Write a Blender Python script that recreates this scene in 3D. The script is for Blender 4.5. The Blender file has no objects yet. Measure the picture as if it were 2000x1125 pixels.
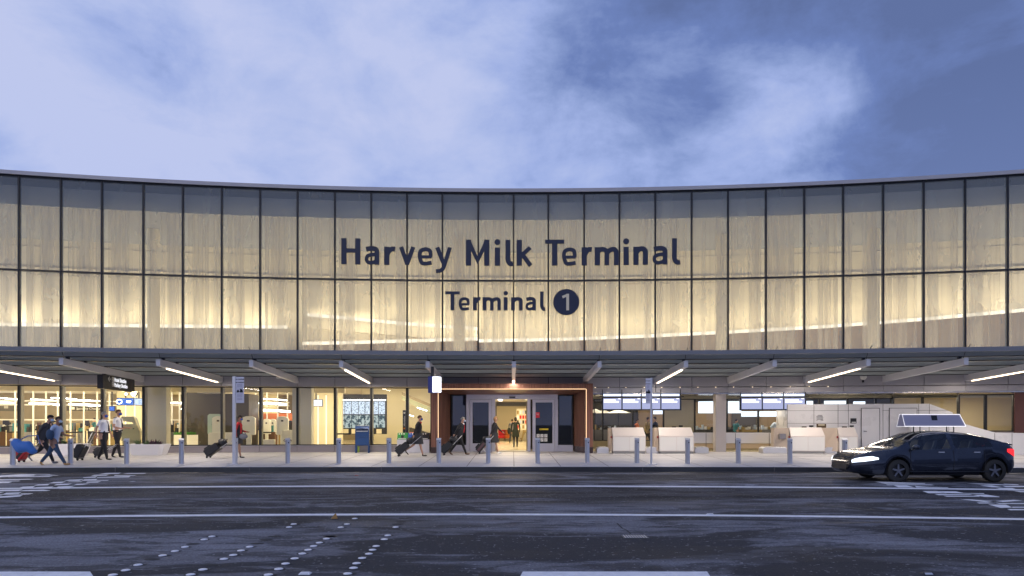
import bpy, bmesh, math, random
from mathutils import Vector, Matrix
random.seed(7)
S = bpy.context.scene
COL = S.collection
rad = math.radians

# ------------------------------------------------------------------ camera
F, HY, CZ = 1400.0, 826.0, 1.4          # focal length in photo pixels, horizon row, eye height over the pavement
cam = bpy.data.cameras.new('camera'); camo = bpy.data.objects.new('camera', cam); COL.objects.link(camo)
cam.sensor_width = 36; cam.lens = 36*F/2000; cam.shift_y = (HY-562.5)/2000; cam.clip_end = 3000; cam.clip_start = .1
camo.location = (0, 0, CZ); camo.rotation_euler = (rad(90), 0, 0)
S.camera = camo
S.render.resolution_x = 1024; S.render.resolution_y = 576
S.view_settings.view_transform = 'Standard'; S.view_settings.look = 'None'
S.view_settings.exposure = 0.1; S.view_settings.gamma = 1
S.cycles.transparent_max_bounces = 24
S.cycles.max_bounces = 8

# ------------------------------------------------------------------ dusk sky
world = bpy.data.worlds.new('World'); S.world = world; world.use_nodes = True
nt = world.node_tree; nt.nodes.clear()
def N(nt, t, **k):
    n = nt.nodes.new(t)
    for a, b in k.items():
        if a in n.inputs and not hasattr(n, a): n.inputs[a].default_value = b
        else: setattr(n, a, b)
    return n
def lk(nt, a, b): nt.links.new(a, b)
def mth(nt, op, a, b=None, clamp=False):
    n = nt.nodes.new('ShaderNodeMath'); n.operation = op; n.use_clamp = clamp
    for i, v in enumerate((a, b)):
        if v is None: continue
        if isinstance(v, (int, float)): n.inputs[i].default_value = v
        else: nt.links.new(v, n.inputs[i])
    return n.outputs[0]
def mixc(nt, f, a, b):
    n = nt.nodes.new('ShaderNodeMix'); n.data_type = 'RGBA'
    for i, v in ((0, f), (6, a), (7, b)):
        if isinstance(v, (int, float)): n.inputs[i].default_value = v
        elif isinstance(v, tuple): n.inputs[i].default_value = (*v[:3], 1)
        else: nt.links.new(v, n.inputs[i])
    return n.outputs[2]
def noise(nt, vec, scale, detail=5, rough=.5, dist=0.0):
    n = nt.nodes.new('ShaderNodeTexNoise')
    n.inputs['Scale'].default_value = scale; n.inputs['Detail'].default_value = detail
    n.inputs['Roughness'].default_value = rough; n.inputs['Distortion'].default_value = dist
    if vec is not None: nt.links.new(vec, n.inputs['Vector'])
    return n.outputs['Fac']
def ramp(nt, f, pts):
    n = nt.nodes.new('ShaderNodeValToRGB'); e = n.color_ramp.elements
    while len(e) > 1: e.remove(e[0])
    e[0].position = pts[0][0]; e[0].color = (*pts[0][1], 1)
    for p, c in pts[1:]:
        q = e.new(p); q.color = (*c, 1)
    nt.links.new(f, n.inputs[0]); return n.outputs[0]
def mapping(nt, vec, scale=(1,1,1), rot=(0,0,0), loc=(0,0,0)):
    n = nt.nodes.new('ShaderNodeMapping')
    n.inputs['Scale'].default_value = scale; n.inputs['Rotation'].default_value = rot; n.inputs['Location'].default_value = loc
    nt.links.new(vec, n.inputs['Vector']); return n.outputs[0]

tc = N(nt, 'ShaderNodeTexCoord').outputs['Generated']
sep = N(nt, 'ShaderNodeSeparateXYZ'); lk(nt, tc, sep.inputs[0])
dx, dz = sep.outputs[0], sep.outputs[2]
m1 = mapping(nt, tc, (1.0, 1, 1.5), (0, rad(34), 0), (.3, .2, .1))
m2 = mapping(nt, tc, (1.0, 1.0, 2.6), (0, rad(40), 0), (1.7, 0, .4))
nA = noise(nt, m1, 2.1, 7, .5, .5)
nB = noise(nt, m2, 4.6, 8, .58, .35)
nC = noise(nt, mapping(nt, tc, (1, 1, 1.4), (0, rad(20), 0), (4, 0, 0)), 6.5, 10, .62, .25)
# the storm cloud bank lies to the right of the terminal, thinner cloud to the left
bank = mth(nt, 'ADD', mth(nt, 'MULTIPLY', dx, .72), mth(nt, 'MULTIPLY', dz, .22))
dark = mth(nt, 'ADD', mth(nt, 'ADD', bank, mth(nt, 'MULTIPLY', mth(nt, 'SUBTRACT', nA, .5), 1.3)),
           mth(nt, 'MULTIPLY', mth(nt, 'SUBTRACT', nB, .5), .85))
dark = mth(nt, 'ADD', dark, mth(nt, 'MULTIPLY', mth(nt, 'SUBTRACT', nC, .5), 1.1))
def lobe(x, y, r, amp, d):
    v = Vector(((x-1000)/F, 1, (HY-y)/F)).normalized()
    dp = nt.nodes.new('ShaderNodeVectorMath'); dp.operation = 'DOT_PRODUCT'; lk(nt, tc, dp.inputs[0]); dp.inputs[1].default_value = v
    c0 = 1-r*r/2; q = mth(nt, 'DIVIDE', mth(nt, 'SUBTRACT', dp.outputs['Value'], c0), 1-c0, True)
    return mth(nt, 'ADD', d, mth(nt, 'MULTIPLY', mth(nt, 'MULTIPLY', q, q), amp*.62))
for x, y, r, amp in ((1290, 30, .26, .42), (1830, 90, .36, .30), (1950, 300, .26, .22), (1600, 150, .08, -.26), (1545, 205, .09, -.24), (1480, 250, .10, -.24), (1390, 310, .12, -.30), (1590, 260, .14, -.20), (1660, 200, .07, -.16), (1250, 150, .09, -.2), (1060, 130, .24, -.26), (260, 120, .13, .22), (370, 180, .07, .25), (150, 40, .15, .16), (20, 330, .09, .30), (760, 340, .07, .18), (80, 150, .2, -.25), (500, 250, .3, -.2), (1320, 240, .12, .24), (1750, 320, .12, .12)):
    dark = lobe(x, y, r, amp, dark)
dark = mth(nt, 'ADD', dark, .33)
cloud = ramp(nt, dark, [(0.0, (.52, .58, .85)), (.20, (.44, .52, .82)), (.38, (.35, .44, .77)), (.55, (.25, .335, .63)), (.75, (.15, .22, .49)), (1.0, (.115, .165, .36))])
lowsky = mth(nt, 'SUBTRACT', 1.0, mth(nt, 'MULTIPLY', dz, 2.6), True)
cloud = mixc(nt, mth(nt, 'MULTIPLY', lowsky, .30), cloud, (.34, .48, .95))
skyt = N(nt, 'ShaderNodeTexSky', sky_type='NISHITA', sun_disc=False, sun_elevation=rad(3), sun_rotation=rad(200))
mx = nt.nodes.new('ShaderNodeVectorMath'); mx.operation = 'SCALE'; lk(nt, skyt.outputs[0], mx.inputs[0]); mx.inputs['Scale'].default_value = .06
col = mixc(nt, .08, cloud, mx.outputs[0])
bg = N(nt, 'ShaderNodeBackground'); bg.inputs['Strength'].default_value = 1.0
lk(nt, col, bg.inputs[0]); wo = N(nt, 'ShaderNodeOutputWorld'); lk(nt, bg.outputs[0], wo.inputs[0])

sun = bpy.data.lights.new('sun', 'SUN'); sun.energy = .35; sun.angle = rad(25); sun.color = (1, .93, .85)
suno = bpy.data.objects.new('sun', sun); COL.objects.link(suno); suno.rotation_euler = (rad(62), 0, rad(-20))

# ------------------------------------------------------------------ materials
def mat(name, color, rough=.5, metal=0.0, var=.12, vs=6.0, bump=0.0, bs=40.0, spec=.5, emit=None, es=0.0, coat=0.0, alpha=1.0):
    m = bpy.data.materials.new(name); m.use_nodes = True; t = m.node_tree; b = t.nodes['Principled BSDF']
    o = N(t, 'ShaderNodeTexCoord').outputs['Object']
    if var:
        n = noise(t, o, vs, 5, .6)
        f = mth(t, 'MULTIPLY', mth(t, 'SUBTRACT', n, .5), 2*var)
        c = mixc(t, mth(t, 'ADD', f, .5, True), tuple(max(0, x*(1-var)) for x in color), tuple(min(1, x*(1+var)) for x in color))
        lk(t, c, b.inputs['Base Color'])
        lk(t, mth(t, 'ADD', mth(t, 'MULTIPLY', mth(t, 'SUBTRACT', n, .5), .35), rough, True), b.inputs['Roughness'])
    else:
        b.inputs['Base Color'].default_value = (*color, 1); b.inputs['Roughness'].default_value = rough
    b.inputs['Metallic'].default_value = metal
    b.inputs['Specular IOR Level'].default_value = spec
    b.inputs['Coat Weight'].default_value = coat
    if emit: b.inputs['Emission Color'].default_value = (*emit, 1); b.inputs['Emission Strength'].default_value = es
    if bump:
        bn = N(t, 'ShaderNodeBump'); bn.inputs['Strength'].default_value = bump; bn.inputs['Distance'].default_value = .01
        lk(t, noise(t, o, bs, 6, .6), bn.inputs['Height']); lk(t, bn.outputs[0], b.inputs['Normal'])
    return m
def glow(name, color, s):
    m = bpy.data.materials.new(name); m.use_nodes = True; t = m.node_tree; t.nodes.clear()
    e = N(t, 'ShaderNodeEmission'); e.inputs[0].default_value = (*color, 1); e.inputs[1].default_value = s
    lk(t, e.outputs[0], N(t, 'ShaderNodeOutputMaterial').inputs[0]); return m
def glass(name, tint=(.93, .96, .95), ior=1.5, boost=1.0, frit=0.0, fritcol=(.6, .62, .62)):
    m = bpy.data.materials.new(name); m.use_nodes = True; t = m.node_tree; t.nodes.clear()
    tr = N(t, 'ShaderNodeBsdfTransparent'); tr.inputs[0].default_value = (*tint, 1)
    gl = N(t, 'ShaderNodeBsdfGlossy'); gl.inputs['Roughness'].default_value = .015; gl.inputs[0].default_value = (.95, .97, 1, 1)
    fr = N(t, 'ShaderNodeFresnel'); fr.inputs[0].default_value = ior
    base = tr.outputs[0]
    if frit:
        o = N(t, 'ShaderNodeTexCoord').outputs['Object']
        d = N(t, 'ShaderNodeBsdfDiffuse'); d.inputs[0].default_value = (*fritcol, 1)
        tl = N(t, 'ShaderNodeBsdfTranslucent'); tl.inputs[0].default_value = (*fritcol, 1)
        ad = N(t, 'ShaderNodeMixShader'); ad.inputs[0].default_value = .35; lk(t, d.outputs[0], ad.inputs[1]); lk(t, tl.outputs[0], ad.inputs[2])
        ms = N(t, 'ShaderNodeMixShader')
        n = noise(t, mapping(t, o, (1, 1, .35)), 1.3, 5, .6, .6)
        lk(t, mth(t, 'ADD', mth(t, 'MULTIPLY', mth(t, 'SUBTRACT', n, .5), .16), frit, True), ms.inputs[0])
        lk(t, base, ms.inputs[1]); lk(t, ad.outputs[0], ms.inputs[2]); base = ms.outputs[0]
    mx = N(t, 'ShaderNodeMixShader'); lk(t, mth(t, 'MULTIPLY', fr.outputs[0], boost, True), mx.inputs[0])
    lk(t, base, mx.inputs[1]); lk(t, gl.outputs[0], mx.inputs[2])
    lk(t, mx.outputs[0], N(t, 'ShaderNodeOutputMaterial').inputs[0]); return m

M = {}
M['dark'] = mat('dark_anodised_frame', (.018, .02, .026), .4, .3, .1)
M['fin'] = mat('beige_mullion_fin', (.34, .33, .28), .5, 0, .08)
M['fritglass'] = glass('fritted_glass', (.98, .975, .95), 1.5, 1.0, .35, (.56, .62, .63))
M['clearglass'] = glass('clear_glass', (.95, .97, .95), 1.5, 1.15)
M['metal'] = mat('grey_painted_metal', (.40, .39, .42), .42, .2, .07, 1.5)
M['beam'] = mat('light_grey_beam_paint', (.62, .62, .66), .38, .15, .06, 2)
M['purlin'] = mat('purlin_grey', (.20, .21, .23), .45, .2, .08); M['purlin2'] = mat('purlin_web', (.50, .54, .53), .45, .2, .08)
M['steel'] = mat('brushed_stainless', (.66, .66, .68), .36, .55, .02, .7)
M['cream'] = mat('cream_wall', (.72, .65, .48), .6, 0, .05, .8)
M['creamw'] = mat('cream_plaster_upper', (.84, .78, .60), .65, 0, .05, .6)
M['ceil'] = mat('white_ceiling', (.78, .76, .70), .7, 0, .04)
M['ceilup'] = mat('upper_ceiling', (.26, .27, .27), .7, 0, .04)
M['woodp'] = mat('honey_wood_parapet', (.58, .40, .20), .45, 0, .15, 3)
M['hallback'] = mat('olive_hall_wall', (.34, .28, .17), .5, 0, .3, .5)
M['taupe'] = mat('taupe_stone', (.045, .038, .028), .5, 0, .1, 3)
M['granite'] = mat('polished_granite_base', (.30, .27, .29), .2, 0, .12, 30)
M['white'] = mat('white_laminate', (.78, .77, .74), .35, 0, .03)
M['black'] = mat('black_plastic', (.02, .02, .022), .4, 0, .1)
M['rubber'] = mat('rubber', (.018, .018, .018), .8, 0, .1)
M['navy'] = mat('navy_letter_face', (.008, .016, .05), .45, 0, .25, 5)
M['floor'] = mat('terrazzo_floor', (.72, .64, .46), .16, 0, .08, 9)
M['led'] = glow('warm_led', (1.0, .78, .52), 4.5); M['ledthin'] = glow('portal_led', (1.0, .66, .38), 2.2)
M['ledsoft'] = glow('warm_led_cove', (1.0, .86, .62), 1.6); M['cove'] = glow('cove_led', (1.0, .90, .70), 2.0)
M['ledw'] = glow('white_led', (1.0, .95, .88), 9.0)

# curtain: pleated mesh fabric, density changes with every pleat
def curtain_mat():
    m = bpy.data.materials.new('pleated_mesh_curtain'); m.use_nodes = True; t = m.node_tree; t.nodes.clear()
    o = N(t, 'ShaderNodeTexCoord').outputs['Object']
    st = noise(t, mapping(t, o, (1, 1, .002)), 1.7, 1, .5)
    st2 = noise(t, mapping(t, o, (1, 1, .002), (0, 0, 0), (9, 3, 0)), 4.6, 0.0, .5)
    f = mth(t, 'ADD', mth(t, 'MULTIPLY', mth(t, 'SUBTRACT', st, .5), 3.6), mth(t, 'MULTIPLY', mth(t, 'SUBTRACT', st2, .5), 1.8))
    f = mth(t, 'ADD', f, .46, True)
    fr = mth(t, 'ADD', mth(t, 'MULTIPLY', f, .46), .17)
    tr = N(t, 'ShaderNodeBsdfTransparent'); tr.inputs[0].default_value = (1, .98, .94, 1)
    d = N(t, 'ShaderNodeBsdfDiffuse'); d.inputs[0].default_value = (.60, .57, .50, 1)
    tl = N(t, 'ShaderNodeBsdfTranslucent'); tl.inputs[0].default_value = (.66, .61, .50, 1)
    a = N(t, 'ShaderNodeMixShader'); a.inputs[0].default_value = .5; lk(t, d.outputs[0], a.inputs[1]); lk(t, tl.outputs[0], a.inputs[2])
    b = N(t, 'ShaderNodeMixShader'); lk(t, fr, b.inputs[0]); lk(t, tr.outputs[0], b.inputs[1]); lk(t, a.outputs[0], b.inputs[2])
    lk(t, b.outputs[0], N(t, 'ShaderNodeOutputMaterial').inputs[0]); return m
M['curtain'] = curtain_mat()
def canopyglass():
    m = bpy.data.materials.new('frosted_canopy_glass'); m.use_nodes = True; t = m.node_tree; t.nodes.clear()
    d = N(t, 'ShaderNodeBsdfDiffuse'); d.inputs[0].default_value = (.55, .60, .59, 1)
    tl = N(t, 'ShaderNodeBsdfTranslucent'); tl.inputs[0].default_value = (.78, .84, .82, 1)
    g = N(t, 'ShaderNodeBsdfGlossy'); g.inputs['Roughness'].default_value = .25
    a = N(t, 'ShaderNodeMixShader'); a.inputs[0].default_value = .62; lk(t, d.outputs[0], a.inputs[1]); lk(t, tl.outputs[0], a.inputs[2])
    fr = N(t, 'ShaderNodeFresnel')
    b = N(t, 'ShaderNodeMixShader'); lk(t, fr.outputs[0], b.inputs[0]); lk(t, a.outputs[0], b.inputs[1]); lk(t, g.outputs[0], b.inputs[2])
    lk(t, b.outputs[0], N(t, 'ShaderNodeOutputMaterial').inputs[0]); return m
M['canopyglass'] = canopyglass()
def wood():
    m = mat('reddish_wood_slat', (.17, .075, .055), .42, 0, 0); t = m.node_tree; b = t.nodes['Principled BSDF']
    o = N(t, 'ShaderNodeTexCoord').outputs['Object']
    n = noise(t, mapping(t, o, (22, 22, .6)), 1.0, 4, .6)
    lk(t, ramp(t, n, [(.3, (.15, .062, .042)), (.55, (.27, .12, .08)), (.8, (.36, .18, .12))]), b.inputs['Base Color']); return m
M['wood'] = wood()
def asphalt(name='worn_asphalt', ASPH0=(.038, .038, .043), k=1.0):
    m = bpy.data.materials.new(name); m.use_nodes = True; t = m.node_tree; b = t.nodes['Principled BSDF']
    o = N(t, 'ShaderNodeTexCoord').outputs['Object']
    big = noise(t, mapping(t, o, (.20, .62, 1)), 1.0, 8, .64, 1.1)
    mid = noise(t, mapping(t, o, (.9, 2.4, 1), (0, 0, 0), (3, 7, 0)), 1.0, 9, .72, .6)
    fin = noise(t, o, 34, 4, .8)
    spk = noise(t, o, 17, 2, .5)
    worn = ramp(t, big, [(.46, (0, 0, 0)), (.50, (.65, .65, .65)), (.62, (1, 1, 1))])
    worn2 = ramp(t, mid, [(.43, (0, 0, 0)), (.50, (1, 1, 1))])
    w = mth(t, 'MULTIPLY', mth(t, 'MULTIPLY', worn, k), mth(t, 'ADD', mth(t, 'MULTIPLY', worn2, .75), .25))
    c = mixc(t, w, ASPH0, (.205, .208, .235))
    dk = ramp(t, noise(t, mapping(t, o, (.12, .6, 1), (0, 0, 0), (11, 2, 0)), 1.0, 7, .65, 1.2), [(.5, (0, 0, 0)), (.62, (1, 1, 1))])
    c = mixc(t, mth(t, 'MULTIPLY', dk, .65), c, (.018, .018, .021))
    g = mth(t, 'ADD', mth(t, 'MULTIPLY', fin, 3.2), -.6); b.inputs['Specular IOR Level'].default_value = .20
    vm = t.nodes.new('ShaderNodeVectorMath'); vm.operation = 'SCALE'; lk(t, c, vm.inputs[0]); lk(t, g, vm.inputs['Scale'])
    sp = ramp(t, spk, [(.66, (0, 0, 0)), (.71, (1, 1, 1))])
    c2 = mixc(t, mth(t, 'MULTIPLY', sp, .9), vm.outputs[0], (.28, .28, .30))
    lk(t, c2, b.inputs['Base Color'])
    lk(t, mth(t, 'ADD', mth(t, 'MULTIPLY', fin, .3), mth(t, 'SUBTRACT', .62, mth(t, 'MULTIPLY', dk, .15)), True), b.inputs['Roughness'])
    bn = N(t, 'ShaderNodeBump'); bn.inputs['Strength'].default_value = .7; bn.inputs['Distance'].default_value = .012
    lk(t, noise(t, o, 40, 5, .75), bn.inputs['Height']); lk(t, bn.outputs[0], b.inputs['Normal']); return m
M['asphalt'] = asphalt(); M['asphalt2'] = asphalt('resurfaced_asphalt', (.017, .016, .019), .35)
def concrete(name, c0, c1):
    m = bpy.data.materials.new(name); m.use_nodes = True; t = m.node_tree; b = t.nodes['Principled BSDF']
    o = N(t, 'ShaderNodeTexCoord').outputs['Object']
    a = noise(t, mapping(t, o, (.5, .9, 1)), 1.2, 8, .65, .4); f = noise(t, o, 50, 3, .7)
    c = mixc(t, ramp(t, a, [(.35, (0, 0, 0)), (.65, (1, 1, 1))]), c0, c1)
    vm = t.nodes.new('ShaderNodeVectorMath'); vm.operation = 'SCALE'; lk(t, c, vm.inputs[0]); lk(t, mth(t, 'ADD', mth(t, 'MULTIPLY', f, .4), .8), vm.inputs['Scale'])
    lk(t, vm.outputs[0], b.inputs['Base Color']); b.inputs['Roughness'].default_value = .55
    return m
M['conc'] = concrete('pavement_concrete', (.40, .39, .405), (.50, .49, .50))
M['kerb'] = concrete('black_painted_kerb', (.016, .017, .020), (.045, .047, .052))
M['kerbtop'] = concrete('kerb_top_concrete', (.42, .41, .42), (.55, .54, .54)); M['joint2'] = mat('tar_seal', (.012, .012, .014), .5, 0, .3, 8)
M['joint'] = mat('joint_filler', (.12, .11, .11), .8)
def paintm():
    m = bpy.data.materials.new('worn_road_paint'); m.use_nodes = True; t = m.node_tree; b = t.nodes['Principled BSDF']
    o = N(t, 'ShaderNodeTexCoord').outputs['Object']
    a = noise(t, o, 9, 9, .75)
    lk(t, ramp(t, a, [(.27, (.12, .12, .13)), (.35, (.68, .68, .70)), (.6, (.86, .86, .87))]), b.inputs['Base Color']); b.inputs['Roughness'].default_value = .6
    return m
M['paint'] = paintm()

# ------------------------------------------------------------------ mesh helpers
class MB:
    def __init__(s): s.v = []; s.f = []; s.m = []; s.mats = []; s.smooth = set()
    def mi(s, m):
        if isinstance(m, str): m = M[m]
        if m not in s.mats: s.mats.append(m)
        return s.mats.index(m)
    def face(s, pts, m, smooth=False):
        i = len(s.v); s.v += [tuple(p) for p in pts]; s.f.append(tuple(range(i, i+len(pts)))); s.m.append(s.mi(m))
        if smooth: s.smooth.add(len(s.f)-1)
    def grid(s, rows, m, smooth=False, close=False):
        i = len(s.v); k = len(rows[0]); mi = s.mi(m)
        for r in rows: s.v += [tuple(p) for p in r]
        for a in range(len(rows)-1):
            for b in range(k if close else k-1):
                s.f.append((i+a*k+b, i+a*k+(b+1) % k, i+(a+1)*k+(b+1) % k, i+(a+1)*k+b)); s.m.append(mi)
                if smooth: s.smooth.add(len(s.f)-1)
    def hexa(s, p, m):          # p: 8 points, bottom 4 then top 4
        i = len(s.v); s.v += [tuple(q) for q in p]; mi = s.mi(m)
        for f in ((3,2,1,0),(4,5,6,7),(0,1,5,4),(1,2,6,5),(2,3,7,6),(3,0,4,7)):
            s.f.append(tuple(i+j for j in f)); s.m.append(mi)
    def box(s, x0, x1, y0, y1, z0, z1, m):
        s.hexa([(x0,y0,z0),(x1,y0,z0),(x1,y1,z0),(x0,y1,z0),(x0,y0,z1),(x1,y0,z1),(x1,y1,z1),(x0,y1,z1)], m)
    def prism(s, prof, y0, y1, m):      # profile in x,z extruded along y
        a = [(x, y0, z) for x, z in prof]; b = [(x, y1, z) for x, z in prof]
        s.face(a, m); s.face(b[::-1], m)
        n = len(prof)
        for i in range(n): s.face([a[(i+1) % n], a[i], b[i], b[(i+1) % n]], m)
    def cyl(s, c, r, h, m, n=14, r2=None, axis='z', cap=True):
        r2 = r if r2 is None else r2
        def P(a, rr, t):
            u, v = rr*math.cos(a), rr*math.sin(a)
            return {'z': (c[0]+u, c[1]+v, c[2]+t), 'y': (c[0]+u, c[1]+t, c[2]+v), 'x': (c[0]+t, c[1]+u, c[2]+v)}[axis]
        A = [P(2*math.pi*i/n, r, 0) for i in range(n)]; B = [P(2*math.pi*i/n, r2, h) for i in range(n)]
        s.grid([A, B], m, True, True)
        if cap: s.face(A[::-1], m); s.face(B, m)
    def tube(s, pts, r, m, n=8, r2=None):
        pts = [Vector(p) for p in pts]; rows = []
        for i, p in enumerate(pts):
            d = (pts[min(i+1, len(pts)-1)]-pts[max(i-1, 0)]).normalized()
            u = d.orthogonal().normalized() if i == 0 else (u - d*u.dot(d)).normalized()
            w = d.cross(u); rr = r if r2 is None else r+(r2-r)*i/(len(pts)-1)
            rows.append([p+(u*math.cos(2*math.pi*k/n)+w*math.sin(2*math.pi*k/n))*rr for k in range(n)])
        s.grid(rows, m, True, True); s.face(rows[0][::-1], m); s.face(rows[-1], m)
    def blob(s, c, r, m, n=10, k=7, fn=None):
        rows = []
        for a in range(k+1):
            ph = math.pi*a/k; row = []
            for b in range(n):
                t = 2*math.pi*b/n
                p = Vector((math.sin(ph)*math.cos(t), math.sin(ph)*math.sin(t), math.cos(ph)))
                q = Vector((p.x*r[0], p.y*r[1], p.z*r[2]))
                if fn: q = fn(p, q)
                row.append((c[0]+q.x, c[1]+q.y, c[2]+q.z))
            rows.append(row)
        s.grid(rows, m, True, True)
    def build(s, name, parent=None, loc=None, bevel=0, kind=None, label=None, cat=None, group=None, rz=0):
        me = bpy.data.meshes.new(name); me.from_pydata(s.v, [], s.f)
        for m in s.mats: me.materials.append(m)
        me.polygons.foreach_set('material_index', s.m)
        me.polygons.foreach_set('use_smooth', [i in s.smooth for i in range(len(s.f))])
        me.update()
        o = bpy.data.objects.new(name, me); COL.objects.link(o)
        if bevel:
            bm = bmesh.new(); bm.from_mesh(me); bmesh.ops.remove_doubles(bm, verts=bm.verts, dist=1e-5); bm.to_mesh(me); bm.free()
            b = o.modifiers.new('bevel', 'BEVEL'); b.width = bevel; b.segments = 2; b.limit_method = 'ANGLE'; b.angle_limit = rad(40)
        if parent: o.parent = parent
        if loc is not None: o.location = loc
        o.rotation_euler.z = rz
        if kind: o['kind'] = kind
        if label: o['label'] = label
        if cat: o['category'] = cat
        if group: o['group'] = group
        return o
def thing(name, label, cat, loc=(0,0,0), rz=0, group=None):
    o = bpy.data.objects.new(name, None); COL.objects.link(o); o.empty_display_size = .2
    o.location = loc; o.rotation_euler.z = rz; o['label'] = label; o['category'] = cat
    if group: o['group'] = group
    return o
def copytree(o, parent=None, loc=None, rz=None, label=None):
    c = o.copy(); COL.objects.link(c); c.parent = parent
    if loc is not None: c.location = loc
    if rz is not None: c.rotation_euler.z = rz
    if label: c['label'] = label
    for ch in list(o.children): copytree(ch, c)
    return c
def arealight(name, loc, size, energy, color=(1, .82, .58), down=True, size_y=None, rz=0, rx=None, parent=None):
    l = bpy.data.lights.new(name, 'AREA'); l.energy = energy; l.color = color; l.shape = 'RECTANGLE'
    l.size = size; l.size_y = size_y or size
    o = bpy.data.objects.new(name, l); COL.objects.link(o); o.location = loc
    o.rotation_euler = (rx if rx is not None else (0 if down else math.pi), 0, rz)
    if parent: o.parent = parent
    return o

# curved plan: the facade is an arc concave towards the road
R0 = 102.0; CY = 35-R0
def cp(th, off, z): r = R0-off; return Vector((r*math.sin(th), CY+r*math.cos(th), z))
def thu(u, off=0.0):
    t = (u-1000)/F; r = R0-off; th = 0
    for _ in range(40): th = math.asin(max(-1, min(1, t*(CY+r*math.cos(th))/r)))
    return th
def W(x, y, Y): return Vector(((x-1000)*Y/F, Y, CZ-(y-HY)*Y/F))
def G(x, y, z=-.15): Y = (CZ-z)*F/(y-HY); return Vector(((x-1000)*Y/F, Y, z))
def thX(X): return math.asin(X/R0)
def kerbY(X): return 22.8 - X*X/500.0
def arcbox(mb, t0, t1, o0, o1, z0, z1, m, n=None, z0b=None, z1b=None):
    """arc slab between angles t0..t1, offsets o0 (far) .. o1 (near); z0b/z1b heights at the near side"""
    n = n or max(1, int(abs(t1-t0)/.017)); z0b = z0 if z0b is None else z0b; z1b = z1 if z1b is None else z1b
    rows = []
    for i in range(n+1):
        t = t0+(t1-t0)*i/n
        rows.append([cp(t, o0, z0), cp(t, o1, z0b), cp(t, o1, z1b), cp(t, o0, z1)])
    mb.grid(rows, m, False, True); mb.face(rows[0][::-1], m); mb.face(rows[-1], m)
_tc = {}
def textmesh(body, size, ext=.004, bold=0.0, align='LEFT'):
    c = bpy.data.curves.new('lettering', 'FONT'); c.body = body; c.size = size; c.extrude = ext; c.offset = bold; c.align_x = align
    c.resolution_u = 3
    o = bpy.data.objects.new('lettering', c); COL.objects.link(o)
    bpy.context.view_layer.update()
    me = bpy.data.meshes.new_from_object(o.evaluated_get(bpy.context.evaluated_depsgraph_get()))
    bpy.data.objects.remove(o); bpy.data.curves.remove(c); return me
def text(body, size, parent, loc, m, rot=(math.pi/2, 0, 0), name='lettering', bold=0.0, align='LEFT', ext=.004, sx=1):
    me = textmesh(body, size, ext, bold, align); me.materials.clear(); me.materials.append(M[m] if isinstance(m, str) else m)
    o = bpy.data.objects.new(name, me); COL.objects.link(o); o.parent = parent; o.location = loc; o.rotation_euler = rot; o.scale = (sx, 1, 1)
    return o

# ------------------------------------------------------------------ ground
mb = MB(); XL = 90
xs_ = [-XL+i*2.0 for i in range(int(XL)+1)]
mb.grid([[(x, -60, -.15) for x in xs_], [(x, 10, -.15) for x in xs_], [(x, kerbY(x)-.001 if abs(x) < 60 else kerbY(60), -.15) for x in xs_]], 'asphalt')
mb.box(-900, -90.01, -400, 900, -.2, -.154, 'asphalt'); mb.box(90.01, 900, -400, 900, -.2, -.154, 'asphalt'); mb.box(-90, 90, -400, -60.01, -.2, -.154, 'asphalt')
mb.build('road', kind='structure')
mb = MB()
ks = lambda x: kerbY(max(-60, min(60, x)))
mb.grid([[(x, ks(x)+.16, 0) for x in xs_], [(x, 70, 0) for x in xs_]], 'conc')
mb.build('sidewalk', kind='structure')
mb = MB()
mb.grid([[(x, ks(x)-.0, -.2) for x in xs_], [(x, ks(x)+.01, -.01) for x in xs_], [(x, ks(x)+.02, .003) for x in xs_]], 'kerb'); mb.grid([[(x, ks(x)+.021, .004) for x in xs_], [(x, ks(x)+.17, .004) for x in xs_]], 'kerbtop')
for x in [-33.2+4.15*i for i in range(17)]:
    mb.box(x-.012, x+.012, ks(x)-.002, ks(x)+.1, -.14, .0055, 'joint')
mb.build('kerb', kind='structure')
mb = MB(); mb.grid([[(x, ks(x)-.42, -.147) for x in xs_], [(x, ks(x)-.002, -.147) for x in xs_]], mat('gutter_grime', (.06, .055, .055), .35, 0, .5, 2)); mb.build('gutter', kind='structure')

UB = [-212, -128, -45, 37,119,199,280,357,433,508,581,654,725,795,864,934,1003,1071,1141,1210,1280,1351,1422,1496,1571,1647,1725,1804,1885,1968,2051,2135,2220]
TH = [thu(u) for u in UB]; NB = len(UB)-1
mb = MB()
for i, t in enumerate(TH):
    a = cp(t, 0.2, .003); d = cp(t, 12.6, .003)-a; n = Vector((d.y, -d.x, 0)).normalized()*.012
    if abs(a.x) > 40: continue
    k = (a.y-(kerbY(d.x+a.x)+.17))/abs(d.y); b = a+d*min(k, 1)
    mb.face([a-n, a+n, b+n, b-n], 'joint')
for off in (4.4,):
    arcbox(mb, TH[0], TH[-1], off, off+.02, .0005, .003, 'joint')
mb.build('sidewalk_joints', kind='structure')

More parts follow.
